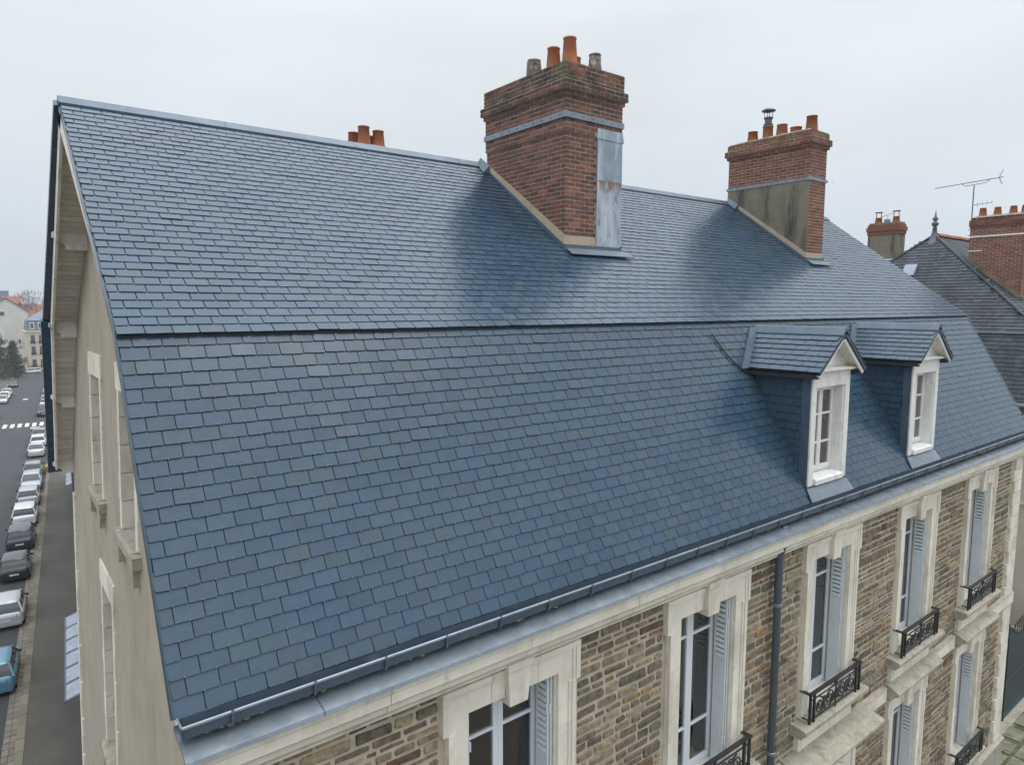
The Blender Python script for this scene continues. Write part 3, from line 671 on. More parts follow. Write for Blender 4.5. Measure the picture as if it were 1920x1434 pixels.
def room(parent, x0, x1, z0, z1, y, curt=True, side=1, depth=2.2, m_=.25, cw=.42):
    r_ = MB()
    r_.add([(x0-m_, y+depth, z0-.1), (x1+m_, y+depth, z0-.1), (x1+m_, y+depth, z1+.2), (x0-m_, y+depth, z1+.2)], [(0,1,2,3)])
    r_.add([(x0-m_, y, z0-.1), (x1+m_, y, z0-.1), (x1+m_, y+depth, z0-.1), (x0-m_, y+depth, z0-.1)], [(0,1,2,3)])
    r_.add([(x0-m_, y, z1+.2), (x1+m_, y, z1+.2), (x1+m_, y+depth, z1+.2), (x0-m_, y+depth, z1+.2)], [(0,1,2,3)])
    for xx in (x0-m_, x1+m_): r_.add([(xx, y, z0-.1), (xx, y+depth, z0-.1), (xx, y+depth, z1+.2), (xx, y, z1+.2)], [(0,1,2,3)])
    r_.build('room_lining', 'room', parent)
    if curt:
        c = MB(); n = int(26*cw/.42); xs = [x1-.02-k*(cw/n) for k in range(n+1)] if side > 0 else [x0+.02+k*(cw/n) for k in range(n+1)]
        vs = []
        for k, xx in enumerate(xs): dy = .022*sin(k*1.35)+.01*sin(k*.5); vs += [(xx, y+.16+dy, z0), (xx, y+.16+dy, z1+.05)]
        c.add(vs, [(2*k, 2*k+2, 2*k+3, 2*k+1) for k in range(n)]); c.build('curtain', 'curtain', parent, smooth=True)
def shutter(parent, x, y0, y1, z0, z1, sgn):
    """folded metal shutter leaf standing against the reveal, louvred in its upper third"""
    s_ = MB(); t = .022*sgn
    xa, xb = min(x, x+t), max(x, x+t); zl = z0+(z1-z0)*.64
    s_.box(xa, xb, y0, y1, z0, zl); s_.box(xa, xb, y0, y0+.03, zl+.001, z1); s_.box(xa, xb, y1-.03, y1, zl+.001, z1); s_.box(xa, xb, y0+.03, y1-.03, z1-.08, z1)
    s_.obox((xb if sgn > 0 else xa-.004, y0+.05, z0+.12), (.004,0,0), (0,y1-y0-.1,0), (0,0,zl-z0-.2))
    n = 11; hh = (z1-.08-zl)/n
    for k in range(n):
        za = zl+k*hh; d_ = .030
        s_.hexa([(xa+ (0 if sgn > 0 else -.014), y0+.03, za), (xb+(.014 if sgn > 0 else 0), y0+.03, za), (xb+(.014 if sgn > 0 else 0), y1-.03, za), (xa+(0 if sgn > 0 else -.014), y1-.03, za),
                 (xa, y0+.03, za+hh*.60), (xb, y0+.03, za+hh*.60), (xb, y1-.03, za+hh*.60), (xa, y1-.03, za+hh*.60)])
    s_.build('shutter', 'shutter', parent)
    for q in (.15, .5, .85):
        hng = MB(); hng.tube([(x+t*1.4, y0-.004, z0+(z1-z0)*q-.05), (x+t*1.4, y0-.004, z0+(z1-z0)*q+.05)], .010, 6); hng.build('hinge', 'pvc', parent)
def front_window(c, z0, z1, upper, door=False):
    sur = MB(); sw = .225; ear = .285; D = .33
    x0, x1 = c-OW, c+OW; zt = 12.396 if upper else 8.72; ze = zt-.44
    # jambs in blocks with a raised outer moulding; lintel with ears
    win = MB(); 
    win.box(x0-.004, x0+.03, .0, D, z0, z1); win.box(x1-.03, x1+.004, .0, D, z0, z1); win.box(x0+.03, x1-.03, 0, D, z1-.03, z1+.004); win.box(x0+.03, x1-.03, 0, D, z0-.01, z0+.02)
    o = win.build('window' if not door else 'entrance', 'limestone', house)
    nb = 5
    for sx in (-1, 1):
        for k in range(nb):
            za, zb_ = z0+(ze-z0)*k/nb+.0015, z0+(ze-z0)*(k+1)/nb-.0015
            a, b = sorted((c+sx*(OW-.012), c+sx*(OW+sw))); j = MB(); j.box(a, b, -.045, .03, za, zb_, R.random())
            a, b = sorted((c+sx*(OW+sw-.055), c+sx*(OW+sw))); j.box(a, b, -.075, -.0455, za, zb_, R.random()); 
            a, b = sorted((c+sx*(OW+sw-.095), c+sx*(OW+sw-.0552))); j.box(a, b, -.060, -.0455, za, zb_, R.random()); j.build('jamb_stone', 'limestone', o)
    xe = OW+ear
    for (xa, xb) in ((c-xe, c-.3), (c-.3, c-.135), (c+.135, c+.3), (c+.3, c+xe)):
        j = MB(); t = R.random(); outer_ = abs(xa-c) > .5 or abs(xb-c) > .5
        if outer_:
            a, b = (c-xe, c-OW+.012) if xa < c else (c+OW-.012, c+xe)
            a2, b2 = (c-OW+.0125, xb-.003) if xa < c else (xa+.003, c+OW-.0125)
            j.box(a, b, -.045, .03, ze, zt, t); j.box(a2, b2, -.045, .03, z1-.012, zt, t)
            a3, b3 = (c-xe, c-xe+.055) if xa < c else (c+xe-.055, c+xe)
            j.box(a3, b3, -.075, -.0455, ze, zt-.056, t)
            a4, b4 = (c-xe+.0552, c-xe+.095) if xa < c else (c+xe-.095, c+xe-.0552)
            j.box(a4, b4, -.06, -.0455, ze+.001, zt-.056, t)
        else:
            j.box(xa+.002, xb-.002, -.045, .03, z1-.012, zt, t)
        mx0, mx1 = (xa, xb)
        j.box(mx0+.001, mx1-.001, -.080, -.0455, zt-.055, zt-.001, t); j.box(mx0+.001, mx1-.001, -.062, -.0455, zt-.085, zt-.0552, t)
        j.build('lintel_stone', 'limestone', o)
    ks = MB(); zk = z1-.10
    ks.hexa([(c-.115, -.105, zk), (c+.115, -.105, zk), (c+.115, .10, zk), (c-.115, .10, zk), (c-.15, -.125, zt+(.0 if not upper else 0)), (c+.15, -.125, zt), (c+.15, .10, zt), (c-.15, .10, zt)], .8)
    ks.box(c-.165, c+.165, -.15, -.02, zt+.001, zt+.07, .3) if upper else None
    ks.build('keystone', 'limestone', o)
    glazing(o, x0+.03, x1-.03, z0+.02, z1-.03, D-.06, (.27, .80))
    room(o, x0, x1, z0, z1, D+.02, True, 1, cw=.42 if c < 4 else 1.15)
    for sgn, xx in ((1, x0+.032), (-1, x1-.032)):
        shutter(o, xx+sgn*.014, .02, D-.11, z0+.04, z1-.05, sgn)
    shutter(o, x1-.032-.050, .03, D-.11, z0+.04, z1-.05, -1)
    # sill slab on moulded ends with apron panel below
    if upper:
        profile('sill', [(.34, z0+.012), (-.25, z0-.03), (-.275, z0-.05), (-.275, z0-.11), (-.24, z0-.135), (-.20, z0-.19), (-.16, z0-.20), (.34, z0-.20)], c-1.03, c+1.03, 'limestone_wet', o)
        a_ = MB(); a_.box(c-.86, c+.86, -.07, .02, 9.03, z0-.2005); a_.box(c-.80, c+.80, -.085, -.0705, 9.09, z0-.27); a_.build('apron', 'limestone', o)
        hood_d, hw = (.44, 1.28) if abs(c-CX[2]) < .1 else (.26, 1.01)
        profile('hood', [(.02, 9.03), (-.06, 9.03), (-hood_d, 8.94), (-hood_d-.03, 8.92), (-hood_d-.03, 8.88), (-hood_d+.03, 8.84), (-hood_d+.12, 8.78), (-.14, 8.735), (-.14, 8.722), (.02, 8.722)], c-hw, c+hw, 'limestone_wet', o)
        railing(c, z0-.02, z0+.48)
    else:
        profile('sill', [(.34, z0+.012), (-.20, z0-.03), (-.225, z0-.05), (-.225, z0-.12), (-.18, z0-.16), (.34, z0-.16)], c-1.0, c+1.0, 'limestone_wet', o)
        railing(c, z0-.02, z0+.48)
    return o
for i, c in enumerate(CX):
    front_window(c, Z1A, Z1B, True)
    if i != 2: front_window(c, Z0A, Z0B, False)
# entrance under the middle hood: arched head, carved leaf keystone, dark red door
ent = MB(); c = CX[2]
def arch(r_in, r_out, y0, y1, zc, n=14, a0=.18):
    vs = []; fs = []
    for k in range(n+1):
        a = a0*pi+(1-2*a0)*pi*k/n
        for r in (r_in, r_out):
            for yy in (y0, y1): vs.append((c+r*cos(a), yy, zc+r*sin(a)*.72))
    for k in range(n):
        b = 4*k; fs += [(b, b+4, b+6, b+2), (b+1, b+3, b+7, b+5), (b+2, b+6, b+7, b+3), (b, b+1, b+5, b+4)]
    return vs, fs
ent.box(c-1.0, c-.60, -.10, .05, 4.3, 8.70); ent.box(c+.60, c+1.0, -.10, .05, 4.3, 8.70); ent.box(c-.60, c+.60, -.03, .05, 8.36, 8.70)
ent.box(c-1.0, c-.9, -.13, -.1005, 4.3, 8.70); ent.box(c+.9, c+1.0, -.13, -.1005, 4.3, 8.70)
ento = ent.build('entrance', 'limestone', house)
a_ = MB(); v_, f_ = arch(.66, .78, -.14, -.05, 7.86); a_.add(v_, f_); v_, f_ = arch(.79, .86, -.12, -.05, 7.86); a_.add(v_, f_); a_.build('arch_moulding', 'limestone', ento)
ac = MB(); rr = random.Random(8)
for k in range(26):
    px = c+rr.gauss(0, .06); pz = 8.47-rr.uniform(0, .42); r = rr.uniform(.025, .05)
    ac.lathe((px, -.17-rr.uniform(0, .05), pz), [(.001, -r), (r, -r*.3), (r*.9, r*.5), (.001, r*1.1)], 7, rr.random())
ac.hexa([(c-.07, -.16, 8.02), (c+.07, -.16, 8.02), (c+.07, -.05, 8.02), (c-.07, -.05, 8.02), (c-.12, -.18, 8.6), (c+.12, -.18, 8.6), (c+.12, -.05, 8.6), (c-.12, -.05, 8.6)])
ac.build('carved_keystone', 'limestone', ento)
dd = MB(); dd.box(c-.6, c+.6, .34, .40, 4.3, 8.36); 
for sx in (-1, 1): dd.box(c+sx*.3-.2, c+sx*.3+.2, .32, .3395, 4.6, 6.4); dd.box(c+sx*.3-.2, c+sx*.3+.2, .32, .3395, 6.6, 8.1)
dd.build('door', 'door', ento)
rv = MB(); rv.box(c-.604, c-.58, .051, .339, 4.3, 8.36); rv.box(c+.58, c+.604, .051, .339, 4.3, 8.36); rv.build('door_reveal', 'limestone', ento)
# downpipe with collars
dp = MB(); px = 7.88; dp.tube([(px, -.16, 12.90), (px, -.16, 12.62), (px, -.115, 12.45), (px, -.115, 3.6)], .056, 12)
dpo = dp.build('downpipe', 'pipe', house, smooth=True)
for zz in (11.72, 9.43, 7.2):
    c_ = MB(); c_.lathe((px, -.115, zz), [(.058, -.03), (.068, -.025), (.068, .015), (.058, .02)], 12); c_.box(px-.015, px+.015, -.06, .0, zz-.02, zz+.01); c_.build('pipe_collar', 'zinc', dpo)

# -------- dormers
def dormer(c, yd):
    z0 = zB(yd)+.04; hw = .58; zh = 14.98; ztop = 15.52
    yb_ = lambda z: (z-ZE)*YB/(ZB-ZE)
    body = MB()   # timber core of cheeks, hidden behind slates
    for sx in (-1, 1):
        xa, xb = sorted((c+sx*hw, c+sx*(hw-.05)))
        body.prism([(xa, yd+.02, z0-.1), (xa, yb_(zh)+.2, zh), (xa, yd+.02, zh)], (xb-xa, 0, 0))
    d = body.build('dormer', 'deck', house)
    # slate cheeks
    for sx in (-1, 1):
        O = Vector((c+sx*(hw+.001), yd+.12, z0)); rng_ = random.Random(int(c*10)+sx)
        if sx < 0: slate_field(lambda v, f, t: slates.put(v, f, t, d, 'slate'), O+Vector((0, 1.6, 0)), (0,-1,0), (0,0,1), (-1,0,0), lambda s: 1.6-(s+.1)/1.785-.02, lambda s: 1.6, zh-z0, .21, .13, rng_)
        else: slate_field(lambda v, f, t: slates.put(v, f, t, d, 'slate', True), O, (0,1,0), (0,0,1), (1,0,0), lambda s: 0, lambda s: (s+.1)/1.785+.02, zh-z0, .21, .13, rng_)
        a, b = sorted((c+sx*(hw+.022), c+sx*(hw-.03)))
        zs = MB(); zs.box(a, b, yd-.005, yd+.125, z0-.02, zh); zs.build('corner_flashing', 'zinc_dark', d)
    # white front: posts, head, sill, pediment
    f = MB(); pw = .135
    for sx in (-1, 1):
        a, b = sorted((c+sx*(hw-.002), c+sx*(hw-pw))); f.box(a, b, yd-.03, yd+.30, z0+.02, zh-.22)
        a, b = sorted((c+sx*(hw-pw+.001), c+sx*(hw-pw-.03))); f.box(a, b, yd+.0, yd+.30, z0+.07, zh-.22)
    f.box(c-hw+.002, c+hw-.002, yd-.03, yd+.30, zh-.2195, zh)
    f.build('front_frame', 'white', d)
    si = MB(); si.prism([(c-hw+pw+.03, yd+.30, z0+.15), (c-hw+pw+.03, yd-.05, z0+.11), (c-hw+pw+.03, yd-.07, z0+.09), (c-hw+pw+.03, yd-.07, z0+.02), (c-hw+pw+.03, yd+.30, z0+.02)], (2*(hw-pw)-.06, 0, 0)); si.build('sill', 'white', d)
    pd = MB(); pd.prism([(c-hw, yd+.02, zh+.085), (c+hw, yd+.02, zh+.085), (c, yd+.02, ztop+.02)], (0, .1, 0)); pd.build('pediment', 'white', d)
    mo = MB(); mo.prism([(c-hw-.10, yd+.05, zh+.001), (c-hw-.10, yd+.05, zh+.085), (c-hw-.10, yd-.06, zh+.07), (c-hw-.10, yd-.12, zh+.06), (c-hw-.10, yd-.12, zh+.035), (c-hw-.10, yd-.05, zh+.001)], (2*hw+.20, 0, 0)); mo.build('pediment_moulding', 'white', d)
    x0, x1 = c-hw+pw+.031, c+hw-pw-.031
    glazing(d, x0, x1, z0+.15, zh-.2205, yd+.15, (.34, .67), 2, .05, 'white')
    room(d, x0, x1, z0+.16, zh-.25, yd+.31, True, -1, .75, .08); 
    # gabled roof
    ew, ez, rz_, yf = .74, zh+.035, ztop+.10, yd-.20
    for sx in (-1, 1):
        E0 = Vector((c+sx*ew, yf, ez)); Rg = Vector((c, yf, rz_)); up_ = (Rg-E0); Ls = up_.length; up_.normalize(); nr = Vector((sx*up_.z, 0, -sx*up_.x)) if True else None
        nr = Vector((up_.z*sx, 0, abs(up_.x))); 
        yl = yb_(rz_)+.12-yf
        sl = MB(); pts = [E0-nr*.055, E0-nr*.055+Vector((0, yl, 0)), Rg-nr*.055+Vector((0, yl, 0)), Rg-nr*.055, E0, E0+Vector((0, yl, 0)), Rg+Vector((0, yl, 0)), Rg]
        if sx > 0: pts = [pts[0], pts[3], pts[2], pts[1], pts[4], pts[7], pts[6], pts[5]]
        sl.hexa(pts); ro = sl.build('dormer_roof', 'deck', d)
        rng_ = random.Random(int(c*7)+sx)
        cut = lambda s: max(.05, (ez+s*up_.z-ZE)*YB/(ZB-ZE)-yf+.03)
        if sx < 0: slate_field(lambda v, f, t: slates.put(v, f, t, d, 'slate'), E0+Vector((0, yl, 0)), (0,-1,0), up_, nr, lambda s: yl-cut(s)+.0, lambda s: yl+.012, Ls-.01, .215, .118, rng_, lift=.012)
        else: slate_field(lambda v, f, t: slates.put(v, f, t, d, 'slate', True), E0, (0,1,0), up_, nr, lambda s: -.012, cut, Ls-.01, .215, .118, rng_, lift=.012)
        # barge: dark slate edge with white board behind it
        bb = MB(); a0 = E0+Vector((0, .02, 0)); a1 = Rg+Vector((0, .02, 0)); t_ = Vector((0, .03, 0))
        q = [a0-nr*.11, a1-nr*.11, a1-nr*.056, a0-nr*.056]
        bb.prism(q if sx < 0 else q[::-1], t_); bb.build('barge_board', 'white', d)
        fa = MB(); q = [E0-nr*.052+Vector((0,-.006,0)), Rg-nr*.052+Vector((0,-.006,0)), Rg+nr*.006+Vector((0,-.006,0)), E0+nr*.006+Vector((0,-.006,0))]
        fa.prism(q if sx < 0 else q[::-1], Vector((0, .02, 0))); fa.build('verge_strip', 'slate', d)
        so = MB(); q = [E0-nr*.075+Vector((0, .05, 0)), Rg-nr*.075+Vector((0, .05, 0)), Rg-nr*.057+Vector((0, .05, 0)), E0-nr*.057+Vector((0, .05, 0))]
        so.prism(q if sx < 0 else q[::-1], Vector((0, .26, 0))); so.build('soffit_board', 'wood_white', d)
        # dark fascia under the eave
        fs_ = MB(); a, b = sorted((c+sx*(ew-.02), c+sx*(hw+.002))); fs_.box(a, b, yf+.06, yb_(ez)+.02, ez-.10, ez-.045); fs_.build('eave_soffit', 'deck', d)
        # zinc valley where the little roof meets the main one
        va = MB(); V0 = Vector((c+sx*(ew+.01), yb_(ez-.03), ez-.03))+nB*.02; V1 = Vector((c, yb_(rz_), rz_))+nB*.02; e_ = (V1-V0)
        out = Vector((sx*.15, 0, 0))
        q = [V0-out*.15-nB*.0, V0+out*1.15, V1+out*1.3, V1-out*.15]
        va.prism([p for p in (q if sx > 0 else q[::-1])], nB*.035); va.build('valley_flashing', 'ridge_zinc', d)
    rc = MB(); yl2 = yb_(rz_)+.06; wv = .13; up_ = (Vector((c, 0, rz_))-Vector((c-ew, 0, ez))).normalized(); 
    l0 = Vector((c, 0, rz_))-up_*wv; pr = [(l0.x, l0.z+.028), (c-.02, rz_+.05), (c, rz_+.062), (c+.02, rz_+.05), (2*c-l0.x, l0.z+.028), (2*c-l0.x, l0.z+.010), (c, rz_+.02), (l0.x, l0.z+.010)]
    rc.prism([(px, yf-.015, pz) for px, pz in pr], (0, yl2-yf, 0)); rc.build('ridge_cap', 'ridge_zinc', d)
    # zinc apron from the sill to the gutter
    ap = MB(); A = Vector((0, yd, zB(yd)))+nB*.03; B_ = Vector((0, 0, ZE))+nB*.03-eB*.02
    ap.add([(c-hw-.02, yd-.02, z0+.03), (c+hw+.02, yd-.02, z0+.03), (c+hw+.02, yd-.02, z0-.10), (c-hw-.02, yd-.02, z0-.10)], [(3,2,1,0)])
    ap.hexa([(c-hw-.03, A.y-.0, A.z), (c+hw+.03, A.y-.0, A.z), (c+hw+.12, B_.y, B_.z), (c-hw-.05, B_.y, B_.z)][::-1] + [(c-hw-.03, A.y-.008, A.z+.01), (c+hw+.03, A.y-.008, A.z+.01), (c+hw+.12, B_.y-.008, B_.z+.01), (c-hw-.05, B_.y-.008, B_.z+.01)][::-1])
    ap.build('apron_flashing', 'zinc', d)
    return d
for c, yd in DORM: dormer(c, yd)

cbl = MB(); cbl.tube([Vector((8.2+.14*k, zz_, zB(zz_)))+nB*.035 for k, zz_ in enumerate((1.42, 1.26, 1.16, 1.10, 1.06))], .012, 5); cbl.build('cable', 'iron', house)
# -------- chimneys
def brick_stack(ch, x0, x1, y0, y1, z0, z1, prof, m, rng, zroof, skip=None, bw=.222, bh=.0705):
    """bricks in courses on the four faces; prof(z) gives how far that course stands out"""
    nc = int(round((z1-z0)/bh)); bh = (z1-z0)/nc
    for i in range(nc):
        za, zb_ = z0+i*bh+.007, z0+(i+1)*bh-.007; e = prof((za+zb_)/2)
        X0, X1, Y0, Y1 = x0-e, x1+e, y0-e, y1+e; dp_ = .006
        for face in range(4):
            Lf = (X1-X0) if face in (0, 2) else (Y1-Y0)
            u = -(bw*.5 if (i+face) % 2 else 0)
            while u < Lf-.015:
                a, b = max(u, 0), min(u+bw-.015, Lf); u += bw
                if Lf-b < .05: b = Lf; u = Lf
                if b-a < .03: continue
                # clip the ends so that the front faces own the corners
                if face in (1, 3): a2, b2 = a, b
                else: a2, b2 = (a-dp_ if a < .01 else a), (b+dp_ if b > Lf-.01 else b)
                dd_ = dp_*rng.uniform(.7, 1.25)
                if face == 0: bx = (X0+a2, X0+b2, Y0-dd_, Y0+.01)
                elif face == 1: bx = (X0-dd_, X0+.01, Y0+a2, Y0+b2)
                elif face == 2: bx = (X0+a2, X0+b2, Y1-.01, Y1+dd_)
                else: bx = (X1-.01, X1+dd_, Y0+a2, Y0+b2)
                yy = (bx[2]+bx[3])/2
                if zb_ < zroof(yy)-.0: continue
                if skip and skip(face, a, b, za, zb_, bx): continue
                j = rng.uniform(-.0015, .0015); vv = [Vector(p) for p in boxv(bx[0], bx[1], bx[2], bx[3], za+j, zb_+j)]
                # order faces so that the visible face is the first
                order = {0: [(0,1,5,4)], 1: [(3,0,4,7)], 2: [(2,3,7,6)], 3: [(1,2,6,5)]}[face]
                fs = order+[f for f in HEXF if f not in order]
                r_ = rng.random(); t = r_*.72 if r_ < .86 else rng.uniform(.72, 1)
                bricks.put([tuple(p) for p in vv], fs, t, ch, m, face in (2, 3))
def pot(ch, x, y, z, r0, r1, h, m='terracotta', n=18, t=.5, rim=True):
    p = MB(); pr = [(r0*1.02, -.05), (r0, 0), (r1, h*.93)] + ([(r1*1.10, h*.94), (r1*1.10, h)] if rim else [(r1, h)]) + [(r1*.84, h), (r1*.8, h*.4), (.001, h*.38)]
    p.lathe((x, y, z), pr, n, t); return p.build('chimney_pot', m, ch, smooth=n > 10)
def band(ch, x0, x1, y0, y1, za, zb_, m='zinc', o=.022):
    b_ = MB(); 
    b_.box(x0-o, x1+o, y0-o, y0-.0, za, zb_); b_.box(x0-o, x1+o, y1, y1+o, za, zb_); b_.box(x0-o, x0, y0+.0005, y1-.0005, za, zb_); b_.box(x1, x1+o, y0+.0005, y1-.0005, za, zb_)
    b_.box(x0-o-.008, x0-.001, y0-o-.008, y0+.05, za-.008, zb_+.01); b_.build('strap_band', m, ch)
    bo = MB()
    for k in range(9): bo.box(x0-o-.006, x0-o+.004, y0+.1+k*.22, y0+.115+k*.22, (za+zb_)/2-.008, (za+zb_)/2+.008)
    for k in range(5): bo.box(x0+.12+k*.22, x0+.135+k*.22, y0-o-.006, y0-o+.004, (za+zb_)/2-.008, (za+zb_)/2+.008)
    bo.build('band_bolts', 'iron', ch, kind='stuff')
# big chimney
cx0, cx1, cy0, cy1 = 6.585, 7.835, 3.09, 5.20
def prof1(z):
    if z < 18.756: return 0
    if z < 19.32: return .017
    if z < 19.3905: return .045
    if z < 19.5315: return .085
    return .035
co = MB()
for za, zb_ in ((16.0, 18.759), (18.759, 19.323), (19.323, 19.394), (19.394, 19.535), (19.535, 19.8135)):
    e = prof1((za+zb_)/2); co.box(cx0-e, cx1+e, cy0-e, cy1+e, za, zb_)
ch1 = co.build('chimney', 'mortar', house)
zxl = 7.26
brick_stack(ch1, cx0, cx1, cy0, cy1, 16.50, 19.8135, prof1, 'brick', random.Random(31), lambda y: zT(min(y, YR))+.10, skip=lambda face, a, b, za, zb_, bx: face == 0 and bx[0] > zxl-.06 and zb_ < 18.86)
cr = MB(); cr.hexa([(cx0-.03, cy0-.03, 19.82), (cx1+.03, cy0-.03, 19.82), (cx1+.03, cy1+.03, 19.82), (cx0-.03, cy1+.03, 19.82), (cx0+.16, cy0+.16, 19.90), (cx1-.16, cy0+.16, 19.90), (cx1-.16, cy1-.16, 19.90), (cx0+.16, cy1-.16, 19.90)])
cr.build('chimney_crown', 'crown', ch1)
band(ch1, cx0-.024, cx1+.024, cy0-.024, cy1+.024, 18.965, 19.055)
# zinc panels on the right part of the front face
for za, zb_, e in ((18.07, 18.79, .034), (16.98, 18.075, .030)):
    p = MB(); p.box(zxl, cx1+.022, cy0-e, cy0-.005, za, zb_); p.box(zxl, zxl+.012, cy0-e-.008, cy0-e, za, zb_); p.box(cx1+.0125, cx1+e, cy0-.005, cy0+.4, za, zb_); p.build('zinc_panel', 'zinc_panel' if za > 18 else 'zinc_stained', ch1)
p = MB(); p.hexa([(zxl-.02, cy0-.045, 18.73), (cx1+.05, cy0-.045, 18.73), (cx1+.05, cy0+.05, 18.73), (zxl-.02, cy0+.05, 18.73), (zxl+.02, cy0-.03, 18.90), (cx1+.03, cy0-.03, 18.90), (cx1+.03, cy0+.05, 18.90), (zxl+.02, cy0+.05, 18.90)]); p.build('panel_cap', 'zinc_panel', ch1)
def flash(ch, x0, x1, y0, y1, xr=None, fil=.15):
    """mortar fillet and zinc soakers where a stack meets the slope"""
    yr_ = min(y1, YR)
    f = MB(); 
    zt_ = lambda y: zT(y)
    f.prism([(x0-.020, y0-.02, zt_(y0)+.05), (x0-.020, yr_, zt_(yr_)+.05), (x0-.020, yr_, zt_(yr_)+.05+fil*.75), (x0-.020, y0-.02, zt_(y0)+.05+fil*1.25)], (.05, 0, 0))
    f.box(x0-.019, xr or x1, y0-.021, y0+.02, zt_(y0), zt_(y0)+.06+fil*1.2)
    f.build('mortar_fillet', 'fillet', ch)
    z_ = MB(); h1 = .085
    z_.prism([(x0-.034, y0-.04, zt_(y0-.04)), (x0-.034, yr_+.02, zt_(yr_)+.0), (x0-.034, yr_+.02, zt_(yr_)+h1), (x0-.034, y0-.04, zt_(y0-.04)+h1+.02)], (.03, 0, 0))
    z_.prism([(x1+.004, y0-.04, zt_(y0-.04)), (x1+.004, yr_+.02, zt_(yr_)), (x1+.004, yr_+.02, zt_(yr_)+h1+.05), (x1+.004, y0-.04, zt_(y0-.04)+h1+.07)], (.03, 0, 0))
    z_.box(x0-.0335, x1+.0335, y0-.043, y0-.022, zt_(y0-.04)-.01, zt_(y0)+.10)
    A = Vector((0, y0-.03, zt_(y0-.03)))+nT*.062; Bq = A-eT*.17
    z_.hexa([Vector((x0-.02, Bq.y, Bq.z)), Vector((x1+.20, Bq.y, Bq.z)), Vector((x1+.06, A.y, A.z)), Vector((x0-.03, A.y, A.z)), Vector((x0-.02, Bq.y, Bq.z))+nT*.012, Vector((x1+.20, Bq.y, Bq.z))+nT*.012, Vector((x1+.06, A.y, A.z))+nT*.012, Vector((x0-.03, A.y, A.z))+nT*.012])
    z_.build('chimney_flashing', 'ridge_zinc', ch)
    s_ = MB(); s_.hexa([(x0-.16, YR-.32, zT(YR-.32)+.05), (x0-.03, YR-.34, zT(YR-.34)+.05), (x0-.03, YR-.05, zT(YR-.05)+.05), (x0-.10, YR-.05, zT(YR-.05)+.05), (x0-.13, YR-.31, zT(YR-.32)+.07), (x0-.028, YR-.34, zT(YR-.34)+.19), (x0-.028, YR-.05, zT(YR-.05)+.17), (x0-.09, YR-.05, zT(YR-.05)+.07)]); s_.build('saddle_flashing', 'zinc_dark', ch)
flash(ch1, cx0, cx1, cy0, cy1, zxl)
zc = 19.87
pot(ch1, 6.80, 4.14, zc, .145, .125, .27, 'pot_old', 6, rim=False); pot(ch1, 6.86, 3.70, zc, .128, .098, .36, t=.7); pot(ch1, 6.88, 3.33, zc, .130, .100, .42, t=.8)
pot(ch1, 7.15, 3.50, zc, .11, .095, .21, t=.6); pot(ch1, 7.50, 3.38, zc, .12, .095, .31, 'pot_old', 8)
# second chimney
dx0, dx1, dy0, dy1 = 14.31, 15.03, 3.27, 5.42
def prof2(z):
    if z < 19.6315: return 0
    if z < 19.702: return .04
    if z < 19.843: return .08
    return .03
co = MB()
for za, zb_ in ((16.2, 19.635), (19.635, 19.7055), (19.7055, 19.8465), (19.8465, 19.984)):
    e = prof2((za+zb_)/2); co.box(dx0-e, dx1+e, dy0-e, dy1+e, za, zb_)
ch2 = co.build('chimney', 'mortar', house)
brick_stack(ch2, dx0, dx1, dy0, dy1, 16.60, 19.984, prof2, 'brick_red', random.Random(32), lambda y: zT(min(y, YR))+.10, skip=lambda face, a, b, za, zb_, bx: face == 1 and zb_ < 18.9)
rd = MB(); rd.prism([(dx0-.022, dy0-.011, zT(dy0)), (dx0-.022, dy1, zT(YR)-.1), (dx0-.022, dy1, 18.90), (dx0-.022, dy0-.011, 18.90)], (.021, 0, 0)); rd.build('stained_render', 'render_grey', ch2)
cr = MB(); cr.hexa([(dx0-.03, dy0-.03, 20.0), (dx1+.03, dy0-.03, 20.0), (dx1+.03, dy1+.03, 20.0), (dx0-.03, dy1+.03, 20.0), (dx0+.14, dy0+.14, 20.07), (dx1-.14, dy0+.14, 20.07), (dx1-.14, dy1-.14, 20.07), (dx0+.14, dy1-.14, 20.07)]); cr.build('chimney_crown', 'crown', ch2)
band(ch2, dx0-.012, dx1+.012, dy0-.012, dy1+.012, 18.88, 18.95)
flash(ch2, dx0-.012, dx1, dy0, dy1, None, .13)
zc = 20.04; mxm = (dx0+dx1)/2
pot(ch2, mxm-.05, 4.98, zc, .135, .11, .27, t=.3); pot(ch2, mxm-.02, 4.21, zc, .145, .115, .30, t=.6); pot(ch2, mxm+.0, 3.86, zc, .13, .125, .17, t=.4); pot(ch2, mxm+.05, 3.50, zc, .14, .115, .36, t=.2)
pt = pot(ch2, mxm-.03, 4.58, zc, .125, .115, .33, t=.5)
cw = MB(); px, py = mxm-.03, 4.58
cw.lathe((px, py, zc+.33), [(.10, 0), (.115, .02), (.115, .05), (.085, .06), (.085, .17), (.11, .18), (.11, .21), (.08, .22), (.075, .15)], 14)
for k in range(4): a = pi/4+k*pi/2; cw.tube([(px+.085*cos(a), py+.085*sin(a), zc+.53), (px+.11*cos(a), py+.11*sin(a), zc+.72)], .008, 5)
cw.lathe((px, py, zc+.70), [(.001, .06), (.10, .05), (.17, .0), (.165, -.01), (.001, .03)], 16); cw.build('cowl', 'pipe', ch2, smooth=False)
